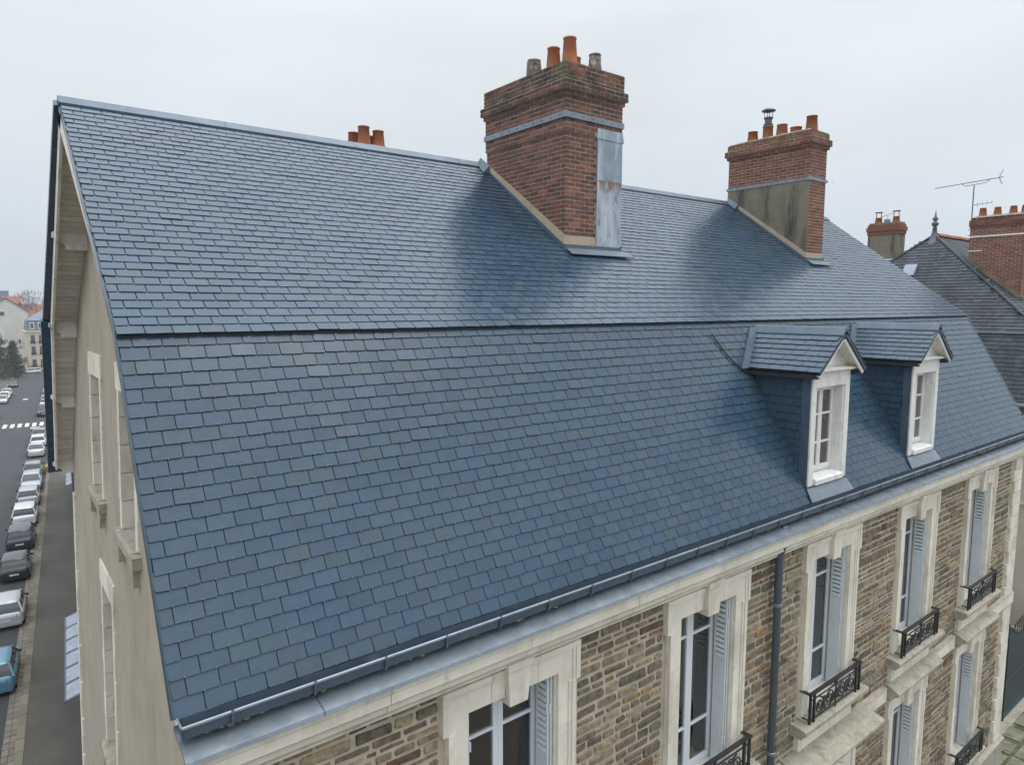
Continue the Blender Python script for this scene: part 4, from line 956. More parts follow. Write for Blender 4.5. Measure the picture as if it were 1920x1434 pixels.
# chimney on the far slope, only its top shows above the ridge
ex0, ex1, ey0, ey1 = 5.05, 5.80, 7.2, 7.95
co = MB(); co.box(ex0, ex1, ey0, ey1, 15.5, 19.0); co.box(ex0-.06, ex1+.06, ey0-.06, ey1+.06, 18.85, 19.05)
ch3 = co.build('chimney', 'brick', house)
cr = MB(); cr.hexa([(ex0-.05, ey0-.05, 19.05), (ex1+.05, ey0-.05, 19.05), (ex1+.05, ey1+.05, 19.05), (ex0-.05, ey1+.05, 19.05), (ex0+.1, ey0+.1, 19.13), (ex1-.2, ey0+.1, 19.13), (ex1-.2, ey1-.1, 19.13), (ex0+.1, ey1-.1, 19.13)]); cr.build('chimney_crown', 'crown', ch3)
for (x_, y_, h_, t_) in ((5.17, 7.76, .30, .4), (5.22, 7.42, .36, .8), (5.50, 7.74, .27, .5), (5.53, 7.42, .32, .7)): pot(ch3, x_, y_, 19.11, .13, .105, h_, t=t_)
slates.finish(); bricks.finish(); stones.finish()

# ------------------------------------------------------------------ neighbour house on the right
nbh = thing('neighbour_house', 'neighbouring pale rendered house with weathered mansard slate roof and spiked finial', 'house', (23.7, 5.4, 4.2))
NX, NXB, NZB, NZE, NA = 23.75, 24.55, 15.15, 13.10, 27.2
wl = MB(); wl.box(NX, NX+22, .55, 10.4, 3.8, 12.95); wl.build('wall', 'render_pale', nbh)
for zz, hh in ((6.02, .10), (12.62, .10), (10.0, .06)):
    m_ = MB(); m_.box(NX-.05, NX, .55, 10.4, zz, zz+hh); m_.box(NX-.05, NX+8, .50, .55, zz, zz+hh); m_.build('wall_moulding', 'limestone', nbh)
bkb = MB(); bkb.box(NX-.03, NX, .55, 10.4, 12.73, 12.95); bkb.build('brick_frieze', 'brick_red', nbh)
gt = MB(); gt.tube([(NX-.10, .35, 13.02), (NX-.10, 10.5, 13.02)], .07, 8); gt.build('gutter', 'zinc', nbh)
c0 = .45; c1 = 10.5
E_ = [Vector((NX-.05, c0, NZE)), Vector((NX-.05, c1, NZE))]; Bk = [Vector((NXB, c0+.75, NZB)), Vector((NXB, c1-.75, NZB))]; AP = Vector((NA, 5.43, 18.6))
def slab(mb, pts, n, t=.08):
    n = Vector(n)*t; A = [p-n for p in pts]; k = len(pts)
    mb.add(A+list(pts), [tuple(range(k, 2*k)), tuple(range(k-1, -1, -1))]+[(i, (i+1) % k, k+(i+1) % k, k+i) for i in range(k)])
def plane_n(a, b, c): return (b-a).cross(c-a).normalized()
nroof = MB()
faces = {'hip_low': [E_[1], E_[0], Bk[0], Bk[1]], 'hip_up': [Bk[1], Bk[0], AP],
         'fr_low': [E_[0], E_[0]+Vector((22,0,0)), Bk[0]+Vector((21.2,0,0)), Bk[0]], 'fr_up': [Bk[0], Bk[0]+Vector((21.2,0,0)), AP+Vector((18.5,0,0)), AP]}
for f_ in faces.values(): slab(nroof, f_, plane_n(*f_[:3]))
nr_o = nroof.build('roof', 'slate_old', nbh)
bkf = MB(); f_ = [Bk[1]+Vector((21.2,0,0)), Bk[1], AP, AP+Vector((18.5,0,0))]; slab(bkf, f_, plane_n(*f_[:3])); bkf.build('roof', 'slate_old', nbh)
def inpoly(p, poly, ex, es, O):
    q = [((v-O).dot(ex), (v-O).dot(es)) for v in poly]; r = False; j = len(q)-1
    for i in range(len(q)):
        if (q[i][1] > p[1]) != (q[j][1] > p[1]) and p[0] < (q[j][0]-q[i][0])*(p[1]-q[i][1])/(q[j][1]-q[i][1])+q[i][0]: r = not r
        j = i
    return r
nsl = MB(); nsl2 = MB()
for nm, f_ in faces.items():
    n_ = plane_n(*f_[:3]); ex = (f_[1]-f_[0]).normalized(); es = n_.cross(ex); O = f_[0]
    Lx = (f_[1]-f_[0]).length; Ls = max((p-O).dot(es) for p in f_)
    tgt = nsl if nm.startswith('hip') else nsl2
    slate_field(lambda v, fs, t: tgt.add(v, fs, t), O, ex, es, n_, lambda s: 0, lambda s: min(Lx, 9.6), Ls, .25, .135, random.Random(len(nm)*7), lift=.014, keep=lambda a, b: inpoly((a, b), f_, ex, es, O), thick=.009)
nsl.build('slate_courses', 'slate_old', nbh, kind='stuff'); nsl2.build('slate_courses', 'slate_old', nbh, kind='stuff')
bl_ = MB(); bl_.tube([Bk[0]+Vector((-.03,0,.0)), Bk[1]+Vector((-.03,0,.0))], .035, 6); bl_.build('break_flashing', 'pipe', nbh)
for a, b in ((Bk[0], AP), (Bk[1], AP), (E_[0], Bk[0])):
    h_ = MB(); h_.tube([a+Vector((0,0,.02)), b+Vector((0,0,.02))], .045, 6); h_.build('hip_flashing', 'slate_old', nbh)
# finial: zinc skirt, urn and spike
fn = MB(); fn.lathe(AP, [(.30, -.34), (.15, -.08), (.09, .10), (.07, .24), (.09, .26), (.05, .30), (.10, .36), (.13, .42), (.07, .50), (.04, .52), (.09, .56), (.10, .60), (.04, .68), (.015, .86), (.001, .93)], 12)
fn.build('finial', 'pipe', nbh, smooth=True)
for k in range(15):
    xx = NA+.22+k*.36; t_ = MB(); P_ = []
    n_ = 6; vs = []
    for e, r in ((0, .125), (.37, .105)):
        for j in range(n_+1): a = pi*j/n_; vs.append((xx+e, AP.y-r*cos(a), AP.z-.02+r*sin(a)))
    t_.add(vs, [(j, j+1, n_+2+j, n_+1+j) for j in range(n_)]+[tuple(range(n_, -1, -1))], R.random())
    t_.build('ridge_tile', 'terracotta', nbh)
sk = MB(); hn = plane_n(*faces['hip_up']); pc = AP+(Bk[1]-AP)*.40; hex_ = Vector((0,-1,0)); hes = hn.cross(hex_)
pc = AP - hes*1.95 + Vector((0, .55, 0)); sk.obox(pc+hn*.02, hex_*.42, hes*.5, hn*.10); sk.build('roof_light', 'canopy', nbh)
def stack(parent, x0, x1, y0, y1, z0, z1, m, cap, capm, over=.05, bands=None):
    c = MB(); c.box(x0, x1, y0, y1, z0, z1-cap); ch = c.build('chimney', m, parent)
    k = MB(); k.box(x0-over*.5, x1+over*.5, y0-over*.5, y1+over*.5, z1-cap+.001, z1-cap*.66); k.box(x0-over, x1+over, y0-over, y1+over, z1-cap*.66+.001, z1-cap*.25); k.box(x0-over*.3, x1+over*.3, y0-over*.3, y1+over*.3, z1-cap*.25+.001, z1); k.build('chimney_cap', capm, ch)
    return ch
# its large red brick chimney
bx0, bx1, by0, by1 = 26.75, 27.5, 2.50, 4.10
bc = MB(); bc.box(bx0, bx1, by0, by1, 15.5, 19.05); ch4 = bc.build('chimney', 'mortar', nbh)
nbk = Pieces('brick', 'brick_courses', 0)
M['brick_bright'] = mat('bright red brick', (.1, .05, .04), .85, ramp=[(0, (.13, .056, .042)), (.5, (.20, .075, .054)), (1, (.27, .11, .075))], noise=(24, .22), bump=(60, .4, .004), dirt=[(3, .5, .66, SOOT, .8, (1, 1, 1), 20.9-6.5, 21.4-6.5)])
_b = bricks; bricks = nbk
brick_stack(ch4, bx0, bx1, by0, by1, 16.0, 19.05, lambda z: .05 if 18.80 < z < 18.95 else (.03 if 18.70 < z < 18.81 else 0), 'brick_bright', random.Random(40), lambda y: -99)
nbk.finish(); bricks = _b
cr = MB(); cr.hexa([(bx0-.03, by0-.03, 19.05), (bx1+.03, by0-.03, 19.05), (bx1+.03, by1+.03, 19.05), (bx0-.03, by1+.03, 19.05), (bx0+.14, by0+.14, 19.13), (bx1-.14, by0+.14, 19.13), (bx1-.14, by1-.14, 19.13), (bx0+.14, by1-.14, 19.13)]); cr.build('chimney_crown', 'crown', ch4)
b_ = MB(); b_.box(bx0-.035, bx0-.0, by0-.03, by1+.03, 18.38, 18.43); b_.box(bx0+.0005, bx1, by0-.035, by0-.0, 18.38, 18.43); b_.build('strap_band', 'white', ch4)
b_ = MB(); b_.box(bx0-.03, bx0, by1-.38, by1+.03, 17.90, 17.93); b_.build('strap_band', 'white', ch4)
f_ = MB(); zz_ = lambda y: 18.6-(5.43-y)*.82; f_.prism([(bx0-.03, by0-.1, zz_(by0-.1)), (bx0-.03, by1+.02, zz_(by1)), (bx0-.03, by1+.02, zz_(by1)+.16), (bx0-.03, by0-.1, zz_(by0-.1)+.16)], (.06, 0, 0)); f_.build('mortar_fillet', 'render_grey', ch4)
for yy, hh in ((3.86, .30), (3.42, .29), (2.96, .28), (2.62, .27)): pot(ch4, (bx0+bx1)/2-.1, yy, 19.10, .13, .095, hh, t=.3+.1*yy % .5)
# its smaller grey chimney behind the hip
ch5 = stack(nbh, 29.7, 30.35, 7.75, 9.0, 15.8, 19.45, 'render_grey', .42, 'brick_red', .06)
cr = MB(); cr.box(29.72, 30.33, 7.77, 8.98, 19.451, 19.53); cr.build('chimney_crown', 'crown', ch5)
b_ = MB(); b_.box(29.66, 29.70, 7.72, 8.3, 17.93, 17.98); b_.build('strap_band', 'white', ch5)
for yy in (8.72, 8.0):
    p_ = pot(ch5, 30.0, yy, 19.52, .15, .12, .25, t=.3)
    h_ = MB(); 
    for dx in (-.1, .1): h_.box(29.99, 30.01, yy+dx-.012, yy+dx+.012, 19.76, 19.98)
    h_.box(29.9, 30.1, yy-.13, yy+.13, 19.98, 20.01); h_.build('pot_hood', 'iron', ch5)
wr = MB(); wr.tube([(30.0, 8.60, 19.80), (30.0, 8.4, 19.87), (30.0, 8.12, 19.93)], .012, 4); wr.tube([(30.0, 8.35, 19.55), (30.0, 8.35, 19.83)], .01, 4); wr.box(29.9, 30.1, 8.28, 8.45, 19.53, 19.68); wr.build('flue_wire', 'steel', ch5)
# television aerial beside the red chimney
an = thing('tv_antenna', 'thin metal television aerial on a mast beside the red brick chimney', 'antenna', (27.7, 4.42, 17.9))
m_ = MB(); m_.tube([(27.7, 4.42, 17.9), (27.7, 4.42, 20.32)], .02, 6); m_.build('mast', 'pipe', an)
for zz in (18.55, 18.75): b_ = MB(); b_.tube([(27.7, 4.50, zz), (27.4, 4.05, zz)], .012, 5); b_.build('bracket', 'pipe', an)
bm = MB(); A_ = Vector((27.2, 5.52, 20.30)); B_ = Vector((28.1, 3.66, 20.56)); bm.tube([A_, B_], .014, 5)
bm.tube([A_+(B_-A_)*.40, A_+(B_-A_)*.45-Vector((0,0,.10)), A_+(B_-A_)*.75-Vector((0,0,.10)), A_+(B_-A_)*.82], .012, 5); bm.build('boom', 'pipe', an)
dirb = (B_-A_).normalized(); sidb = dirb.cross(Vector((0,0,1))).normalized()
for k in range(12):
    p = A_+(B_-A_)*(.04+k*.075); l = .10+.01*k; e_ = MB(); e_.tube([p-sidb*l, p+sidb*l], .006, 4); e_.build('element', 'pipe', an)
rf = MB()
for sgn in (-1, 1):
    for k in range(4): q = B_-dirb*.12+Vector((0,0,sgn*(.05+.06*k)))+dirb*(.03*k); rf.tube([q-sidb*.16, q+sidb*.16], .006, 4)
    rf.tube([B_-dirb*.12, B_-dirb*.12+Vector((0,0,sgn*.24))+dirb*.1], .008, 4)
rf.build('reflector', 'pipe', an)
b2 = MB(); C_ = Vector((27.7, 4.42, 19.62)); b2.tube([C_, C_+Vector((.15,-.55,.06))], .011, 5)
for k in range(4): q = C_+Vector((.15,-.55,.06))*(.25+.25*k); b2.tube([q-Vector((0,0,.09)), q+Vector((0,0,.09))], .005, 4)
b2.build('lower_boom', 'pipe', an)
# side gate between the two houses
gt = thing('garden_gate', 'tall dark blue metal gate closing the passage between the houses', 'gate', (21.2, .62, 4.2))
for k, (xa, xb) in enumerate(((19.0, 21.25), (21.3, 23.6))):
    p = MB(); p.box(xa, xb, .60, .63, 4.28, 6.55); p.box(xa, xb, .57, .599, 4.28, 4.42); p.box(xa, xb, .57, .599, 5.3, 5.40); p.box(xa, xb, .57, .599, 6.40, 6.55); p.build('gate_leaf', 'gate', gt)
    for j in range(12):
        xx = xa+.1+j*(xb-xa-.2)/11; h = .25+.18*sin(pi*j/11); s_ = MB(); s_.tube([(xx, .585, 6.55), (xx, .585, 6.55+h)], .012, 5); s_.lathe((xx, .585, 6.55+h), [(.001,-.02),(.03,.02),(.001,.12)], 6); s_.build('spike', 'gate', gt)
for xx in (19.06, 21.275, 23.6):
    p = MB(); p.box(xx-.05, xx+.05, .55, .65, 4.2, 7.0); p.lathe((xx, .6, 7.0), [(.06,0),(.08,.05),(.05,.12),(.001,.18)], 8); p.build('gate_post', 'gate', gt)
st_ = MB(); st_.box(19.0, 23.7, .35, .95, 4.18, 4.275); tag(st_.build('stone_threshold', 'limestone_wet'), 'pale worn stone step under the dark blue gate', 'step')

# ------------------------------------------------------------------ row house along the street behind the gable
rh = thing('row_house', 'low beige street house beyond the gable with grey drainpipes', 'house', tuple(st(40, 2.0)))
FD = 2.95     # distance of the facade behind the kerb line
rw = MB(); a, b, c, d = st(11.2, FD), st(78, FD), st(78, FD+9), st(11.2, FD+9)
rw.hexa([Vector((p.x, p.y, G-.2)) for p in (a, d, c, b)]+[Vector((p.x, p.y, 12.0)) for p in (a, d, c, b)]); rw.build('wall', 'render_pale', rh)
def fbox(y0, y1, d0, d1, z0, z1, mb):
    q = [st(y0, d0), st(y0, d1), st(y1, d1), st(y1, d0)]
    mb.hexa([Vector((p.x, p.y, z0)) for p in q]+[Vector((p.x, p.y, z1)) for p in q])
rfm = MB(); fbox(11.2, 78, FD, FD+9, 12.0, 12.2, rfm); rfm.build('roof', 'slate_old', rh)
for k in range(12):
    f_ = MB(); y0 = 14+k*5.2; fbox(y0, y0+1.1, FD-.03, FD-.001, -1.0, 1.1, f_); w_ = f_.build('window', 'farwin', rh)
    f_ = MB(); fbox(y0-.15, y0+1.25, FD-.09, FD-.0311, -1.2, -1.02, f_); f_.build('sill', 'limestone', w_)
for yy, dd_, r_ in ((41.6, .12, .06), (43.0, .12, .05), (33, -.1, .06), (60, .12, .06)):
    p = MB(); q = st(yy, FD-dd_-.22); p.tube([(q.x, q.y, G), (q.x, q.y, 11.9)], r_, 8); p.build('drainpipe', 'pipe', rh)
cb = MB(); fbox(17.5, 17.9, FD-.14, FD-.001, G+.3, G+.8, cb); cb.build('meter_box', 'white', rh)
for (y0, y1, z0, dpt, n_) in ((24.6, 33.0, 1.05, 1.0, 6), (61.5, 73, 1.1, .95, 7)):
    fr_ = MB(); rise = .32
    for k in range(n_+1):
        yy = y0+(y1-y0)*k/n_; A_ = st(yy, FD-.02); B_ = st(yy, FD-dpt)
        fr_.tube([(A_.x, A_.y, z0+rise), (B_.x, B_.y, z0)], .035, 5)
    for dd_, zz in ((FD-.03, z0+rise), (FD-dpt, z0)):
        A_ = st(y0, dd_); B_ = st(y1, dd_); fr_.tube([(A_.x, A_.y, zz), (B_.x, B_.y, zz)], .05, 6)
    cn = fr_.build('canopy', 'pipe', rh)
    for k in range(n_):
        ya, yb = y0+(y1-y0)*k/n_+.09, y0+(y1-y0)*(k+1)/n_-.09; q = [st(ya, FD-dpt), st(ya, FD-.02), st(yb, FD-.02), st(yb, FD-dpt)]
        zs = [z0+.03, z0+rise+.03, z0+rise+.03, z0+.03]
        g_ = MB(); g_.hexa([Vector((p.x, p.y, z-.015)) for p, z in zip(q, zs)]+[Vector((p.x, p.y, z)) for p, z in zip(q, zs)]); g_.build('canopy_panel', 'canopy', cn)
# weeds at the foot of the wall
wd = MB(); rr = random.Random(4)
for (y0, y1, n_) in ((38, 41.5, 420), (45, 47, 200), (20, 22, 160)):
    for k in range(n_):
        q = st(rr.uniform(y0, y1), FD-abs(rr.gauss(.12, .22))); h = rr.uniform(.08, .4); a = rr.uniform(0, 6.28); l = rr.uniform(.03, .08)
        wd.add([(q.x, q.y, G+.12), (q.x+l*cos(a), q.y+l*sin(a), G+.12), (q.x+l*.5+rr.uniform(-.1,.1), q.y+rr.uniform(-.1,.1), G+.12+h)], [(0,1,2)], rr.random())
wd.build('weeds', 'leaf_hedge', kind='stuff')

# ------------------------------------------------------------------ cars
def make_car(kind, paint, name='parked_car'):
    """local frame: length along +y (front), origin at ground centre; real size"""
    t = thing(name, '', 'car', local=True)
    L, W, H = {'hatch': (4.0, 1.72, 1.47), 'sedan': (4.5, 1.76, 1.45), 'suv': (4.5, 1.85, 1.70), 'wagon': (4.4, 1.75, 1.50)}[kind]
    hw = W/2; paint = 'car_'+paint
    # body shell stations: (y, half width, z belt)
    if kind == 'sedan': ST = [(-.5, .80, .62), (-.485, .92, .86), (-.40, .97, .94), (-.26, 1, .95), (.0, 1, .93), (.18, 1, .92), (.36, .97, .86), (.46, .90, .74), (.497, .80, .60)]
    elif kind == 'suv': ST = [(-.5, .86, .72), (-.49, .95, 1.0), (-.42, .98, 1.08), (-.2, 1, 1.08), (.05, 1, 1.06), (.2, 1, 1.05), (.40, .97, 1.0), (.47, .92, .86), (.497, .84, .68)]
    else: ST = [(-.5, .82, .66), (-.488, .93, .92), (-.42, .98, .97), (-.2, 1, .96), (.05, 1, .93), (.2, 1, .91), (.38, .96, .84), (.465, .89, .72), (.497, .78, .58)]
    b = MB(); rings = []
    for y, ww, zb_ in ST:
        w_ = hw*ww; lo = .22
        rings.append([(-w_*.92, y*L, lo), (-w_, y*L, lo+.14), (-w_, y*L, zb_-.14), (-w_*.95, y*L, zb_-.03), (-w_*.80, y*L, zb_+.012), (0, y*L, zb_+.03), (w_*.80, y*L, zb_+.012), (w_*.95, y*L, zb_-.03), (w_, y*L, zb_-.14), (w_, y*L, lo+.14), (w_*.92, y*L, lo)])
    n = len(rings[0]); vs = [p for r in rings for p in r]; fs = []
    for i in range(len(rings)-1):
        for j in range(n-1): fs.append((i*n+j, i*n+j+1, (i+1)*n+j+1, (i+1)*n+j))
        fs.append((i*n+n-1, i*n, (i+1)*n, (i+1)*n+n-1))
    fs.append(tuple(range(n-1, -1, -1))); fs.append(tuple((len(rings)-1)*n+j for j in range(n)))
    b.add(vs, fs); body = b.build('body', paint, t, smooth=True)
    # cabin: (y_bottom, y_top) rear and front
    rb, rt, ft, fb = {'hatch': (-.485, -.40, .09, .27), 'sedan': (-.36, -.21, .08, .25), 'suv': (-.49, -.43, .12, .25), 'wagon': (-.488, -.42, .10, .27)}[kind]
    zb_ = (1.05 if kind == 'suv' else .92); wb = hw*.93; wt = hw*.74
    def ring(yb, yt, f): y = (yb+(yt-yb)*f)*L; w_ = wb+(wt-wb)*f; return y, w_, zb_-.03+(H-.02-zb_+.03)*f
    g = MB(); q = []
    for f in (0, 1):
        for (yb, yt) in ((rb, rt), (fb, ft)):
            y, w_, z = ring(yb, yt, f); q.append((w_, y, z))
    # glasshouse
    v = []
    for f in (0, .5, 1):
        (y1, w_, z), (y2, _, _) = ring(rb, rt, f), ring(fb, ft, f); bul = .03*(1 if f == .5 else 0)
        v += [(-w_-bul*.5, y1-bul, z), (w_+bul*.5, y1-bul, z), (w_+bul*.5, y2+bul, z), (-w_-bul*.5, y2+bul, z)]
    g.add(v, [(0,1,5,4),(4,5,9,8),(1,2,6,5),(5,6,10,9),(2,3,7,6),(6,7,11,10),(3,0,4,7),(7,4,8,11),(8,9,10,11)]); g.build('window', 'carglass', t)
    r = MB(); (y1, w_, z), (y2, _, _) = ring(rb, rt, 1), ring(fb, ft, 1); y1 += -.06; y2 += .04
    vs = []
    for (yy, k_) in ((y1, .93), (y1+.25, 1.02), ((y1+y2)/2, 1.05), (y2-.25, 1.02), (y2, .92)):
        zc = z+.015+(.035 if y1 < yy < y2 else 0); ww = w_*k_
        vs += [(-ww-.02, yy, z-.02), (-ww*.8, yy, zc+.008), (0, yy, zc+.025), (ww*.8, yy, zc+.008), (ww+.02, yy, z-.02)]
    fs = [(i*5+j, i*5+j+1, (i+1)*5+j+1, (i+1)*5+j) for i in range(4) for j in range(4)]+[(4,3,2,1,0),(20,21,22,23,24)]
    r.add(vs, fs); r.build('roof', paint, t, smooth=True)
    for sx in (-1, 1):      # pillars
        for (yb, yt) in ((rb, rt), (fb, ft), ((rb+fb)/2-.02, (rt+ft)/2-.02)):
            (ya, wa, za), (yc, wc, zc) = ring(yb, yt, 0), ring(yb, yt, 1); p = MB(); p.tube([(sx*(wa+.01), ya, za), (sx*(wc+.005), yc, zc)], .05 if yb != (rb+fb)/2-.02 else .035, 5); p.build('pillar', paint, t)
        for yy in (-.30, .31):
            wh = MB(); c_ = sx*(hw-.10); wh.v += []; n_ = 16; vs = []
            for xx, rr_ in ((c_-.10, .26), (c_-.10, .31), (c_+.10, .31), (c_+.10, .26)):
                for j in range(n_): a = 2*pi*j/n_; vs.append((xx, yy*L+rr_*cos(a), .31+rr_*sin(a)))
            wh.add(vs, [(i*n_+j, i*n_+(j+1) % n_, (i+1)*n_+(j+1) % n_, (i+1)*n_+j) for i in range(3) for j in range(n_)]); wo_ = wh.build('wheel', 'tyre', t)
            rm = MB(); rm.tube([(c_+sx*.02, yy*L, .31), (c_+sx*.095, yy*L, .31)], .20, 14); rm.build('rim', 'rim', wo_)
        mi = MB(); x_ = sx*(hw+.07); mi.hexa([(x_-.08, fb*L-.42, zb_), (x_+.08, fb*L-.42, zb_), (x_+.06, fb*L-.30, zb_), (x_-.06, fb*L-.30, zb_), (x_-.08, fb*L-.42, zb_+.13), (x_+.08, fb*L-.42, zb_+.13), (x_+.06, fb*L-.32, zb_+.11), (x_-.06, fb*L-.32, zb_+.11)]); mi.build('mirror', 'trim', t)
        tl = MB(); z1 = .78 if kind != 'suv' else .9; a, c_ = sorted((sx*hw*.60, sx*hw*.955)); tl.hexa([(a, -L*.5-.012, z1-.12), (c_, -L*.478, z1-.12), (c_, -L*.45, z1-.12), (a, -L*.47, z1-.12), (a, -L*.492, z1+.10), (c_, -L*.47, z1+.12), (c_, -L*.44, z1+.12), (a, -L*.46, z1+.10)]); tl.build('tail_light', 'tail', t)
        hl = MB(); a, c_ = sorted((sx*hw*.50, sx*hw*.89)); zf = .62 if kind != 'suv' else .78
        hl.hexa([(a, L*.46, zf-.05), (c_, L*.44, zf-.05), (c_, L*.470, zf-.05), (a, L*.500, zf-.05), (a, L*.44, zf+.11), (c_, L*.42, zf+.11), (c_, L*.455, zf+.10), (a, L*.478, zf+.08)]); hl.build('headlight', 'headl', t)
    for yy, nm in ((-.508, 'rear'), (.503, 'front')):
        p = MB(); p.box(-.26, .26, yy*L-.006, yy*L+.006, .50, .61); p.build('number_plate', 'plate', t)
        p = MB(); p.box(-hw*.84, hw*.84, yy*L-.012 if yy < 0 else yy*L-.06, yy*L+.06 if yy < 0 else yy*L+.012, .24, .42); p.build('bumper', 'trim' if kind in ('suv',) else paint, t)
    gr_ = MB(); gr_.box(-.42, .42, L*.490, L*.5005, .50, .60); gr_.build('grille', 'trim', t)
    aw = MB(); aw.tube([(0, rt*L+.08, H+.02), (0, rt*L-.02, H+.14)], .008, 4); aw.build('aerial', 'trim', t)
    return t
def place(car, y_rear, d_right, facing, label, group=None, W=1.75, L=4.2):
    """y_rear: street length of the end nearest the camera, d_right: offset of its right side from the kerb line"""
    c = st(y_rear+L/2, d_right-W/2); car.location = (c.x, c.y, G)
    car.rotation_euler = (0, 0, -math.atan(SL) + (0 if facing else pi)); car['label'] = label
    if group: car['group'] = group
def copy_car(src):
    r = src.copy(); COL.objects.link(r)
    for ch in list(src.children):
        c = ch.copy(); COL.objects.link(c); c.parent = r
        for g_ in ch.children: d_ = g_.copy(); COL.objects.link(d_); d_.parent = c
    return r
KG = 'cars parked along the right-hand kerb'; LG = 'cars parked across the street'
place(make_car('hatch', 'blue'), 33.3, -.2, True, 'bright blue hatchback parked nearest, half cut by the picture edge', KG, 1.72, 4.0)
place(make_car('hatch', 'silver'), 41.4, -.2, True, 'silver hatchback second from the front, parked alone between wide gaps', KG, 1.72, 4.0)
place(make_car('hatch', 'black'), 49.4, -.2, True, 'black hatchback with grey reflecting roof behind the silver hatchback', KG, 1.72, 4.0)
place(make_car('wagon', 'navy'), 56.3, -.2, True, 'dark navy estate car with a light reflecting roof, parked behind the black hatchback', KG, 1.75, 4.4)
place(make_car('wagon', 'white'), 63.2, -.2, True, 'white estate car with black windows behind the dark navy estate', KG, 1.75, 4.4)
place(make_car('hatch', 'silver'), 69.9, -.2, True, 'silver grey small car with red tail lights in front of the white estate', KG, 1.72, 4.0)
place(make_car('hatch', 'paleblue'), 76.0, -.2, False, 'pale blue grey car facing the camera, windscreen towards us, before the yellow box', KG, 1.72, 4.0)
place(make_car('hatch', 'grey'), 82.6, -.25, True, 'dark grey hatchback beside the yellow box on the kerb', KG, 1.72, 4.0)
carA = make_car('sedan', 'silver'); place(carA, 94.2, -.3, True, 'silver saloon last in line before the zebra crossing', KG, 1.76, 4.5)
place(make_car('hatch', 'white'), 101.0, -.3, True, 'white car directly behind the silver saloon, near side of the zebra crossing', KG, 1.72, 4.0)
place(make_car('hatch', 'grey'), 107.0, -.3, True, 'grey car closest to the zebra crossing on its near side', KG, 1.72, 4.0)
suv = make_car('suv', 'black'); place(suv, 130.6, -.3, False, 'black off-road car facing us just beyond the zebra crossing', KG, 1.85, 4.5)
protos = {k: make_car(kk, k) for k, kk in (('navy', 'hatch'), )}
far = [('white', 'white car first behind the black off-road car'), ('grey', 'dark grey car second behind the black off-road car'), ('silver', 'silver car third behind the black off-road car'), ('navy', 'navy car fourth behind the black off-road car'),
       ('white', 'white car fifth behind the black off-road car'), ('black', 'black car sixth behind the black off-road car'), ('silver', 'silver car seventh behind the black off-road car'), ('white', 'white car at the far end of the kerb line, by the cross street')]
pool = {}
def get(kind, paint):
    k = (kind, paint)
    if k not in pool: pool[k] = make_car(kind, paint) if k != ('hatch', 'navy') else protos['navy']; return pool[k]
    return copy_car(pool[k])
for i, (p_, lb) in enumerate(far): place(get('hatch', p_), 136.8+i*6.1, -.3, True, lb, KG, 1.72, 4.0)
for (y0, d, k_, p_, fc, lb) in ((131.5, -7.25, 'hatch', 'silver', False, 'silver car at the left picture edge just past the zebra crossing'), (152.5, -7.3, 'sedan', 'silver', False, 'silver saloon nearest us in the left-hand group across the street'),
        (158.8, -7.3, 'hatch', 'white', False, 'white car in the middle of the left-hand group across the street'), (165, -7.3, 'hatch', 'silver', False, 'silver car last of the left-hand group across the street'), (183, -7.2, 'hatch', 'navy', False, 'dark navy car standing alone near the far end of the street')):
    place(get(k_, p_), y0, d, fc, lb, LG, 1.76 if k_ == 'sedan' else 1.72, 4.5 if k_ == 'sedan' else 4.0)
wc = get('wagon', 'white'); wc.location = (9.3, 221.5, G); wc.rotation_euler = (0, 0, pi/2); wc['label'] = 'white car on the cross street in front of the cream building'
yb = thing('grit_bin', 'small yellow box standing on the pavement edge', 'bin', tuple(st(84.5, .5, .12)))
p_ = MB(); q = st(84.5, .55); p_.hexa([(q.x-.5, q.y-.3, G+.12), (q.x+.5, q.y-.3, G+.12), (q.x+.5, q.y+.3, G+.12), (q.x-.5, q.y+.3, G+.12), (q.x-.6, q.y-.38, G+.75), (q.x+.6, q.y-.38, G+.75), (q.x+.6, q.y+.38, G+.75), (q.x-.6, q.y+.38, G+.75)]); p_.build('tub', 'yellow', yb)
p_ = MB(); p_.hexa([(q.x-.63, q.y-.41, G+.751), (q.x+.63, q.y-.41, G+.751), (q.x+.63, q.y+.41, G+.751), (q.x-.63, q.y+.41, G+.751), (q.x-.5, q.y-.25, G+.92), (q.x+.5, q.y-.25, G+.92), (q.x+.5, q.y+.25, G+.92), (q.x-.5, q.y+.25, G+.92)]); p_.build('lid', 'yellow', yb)

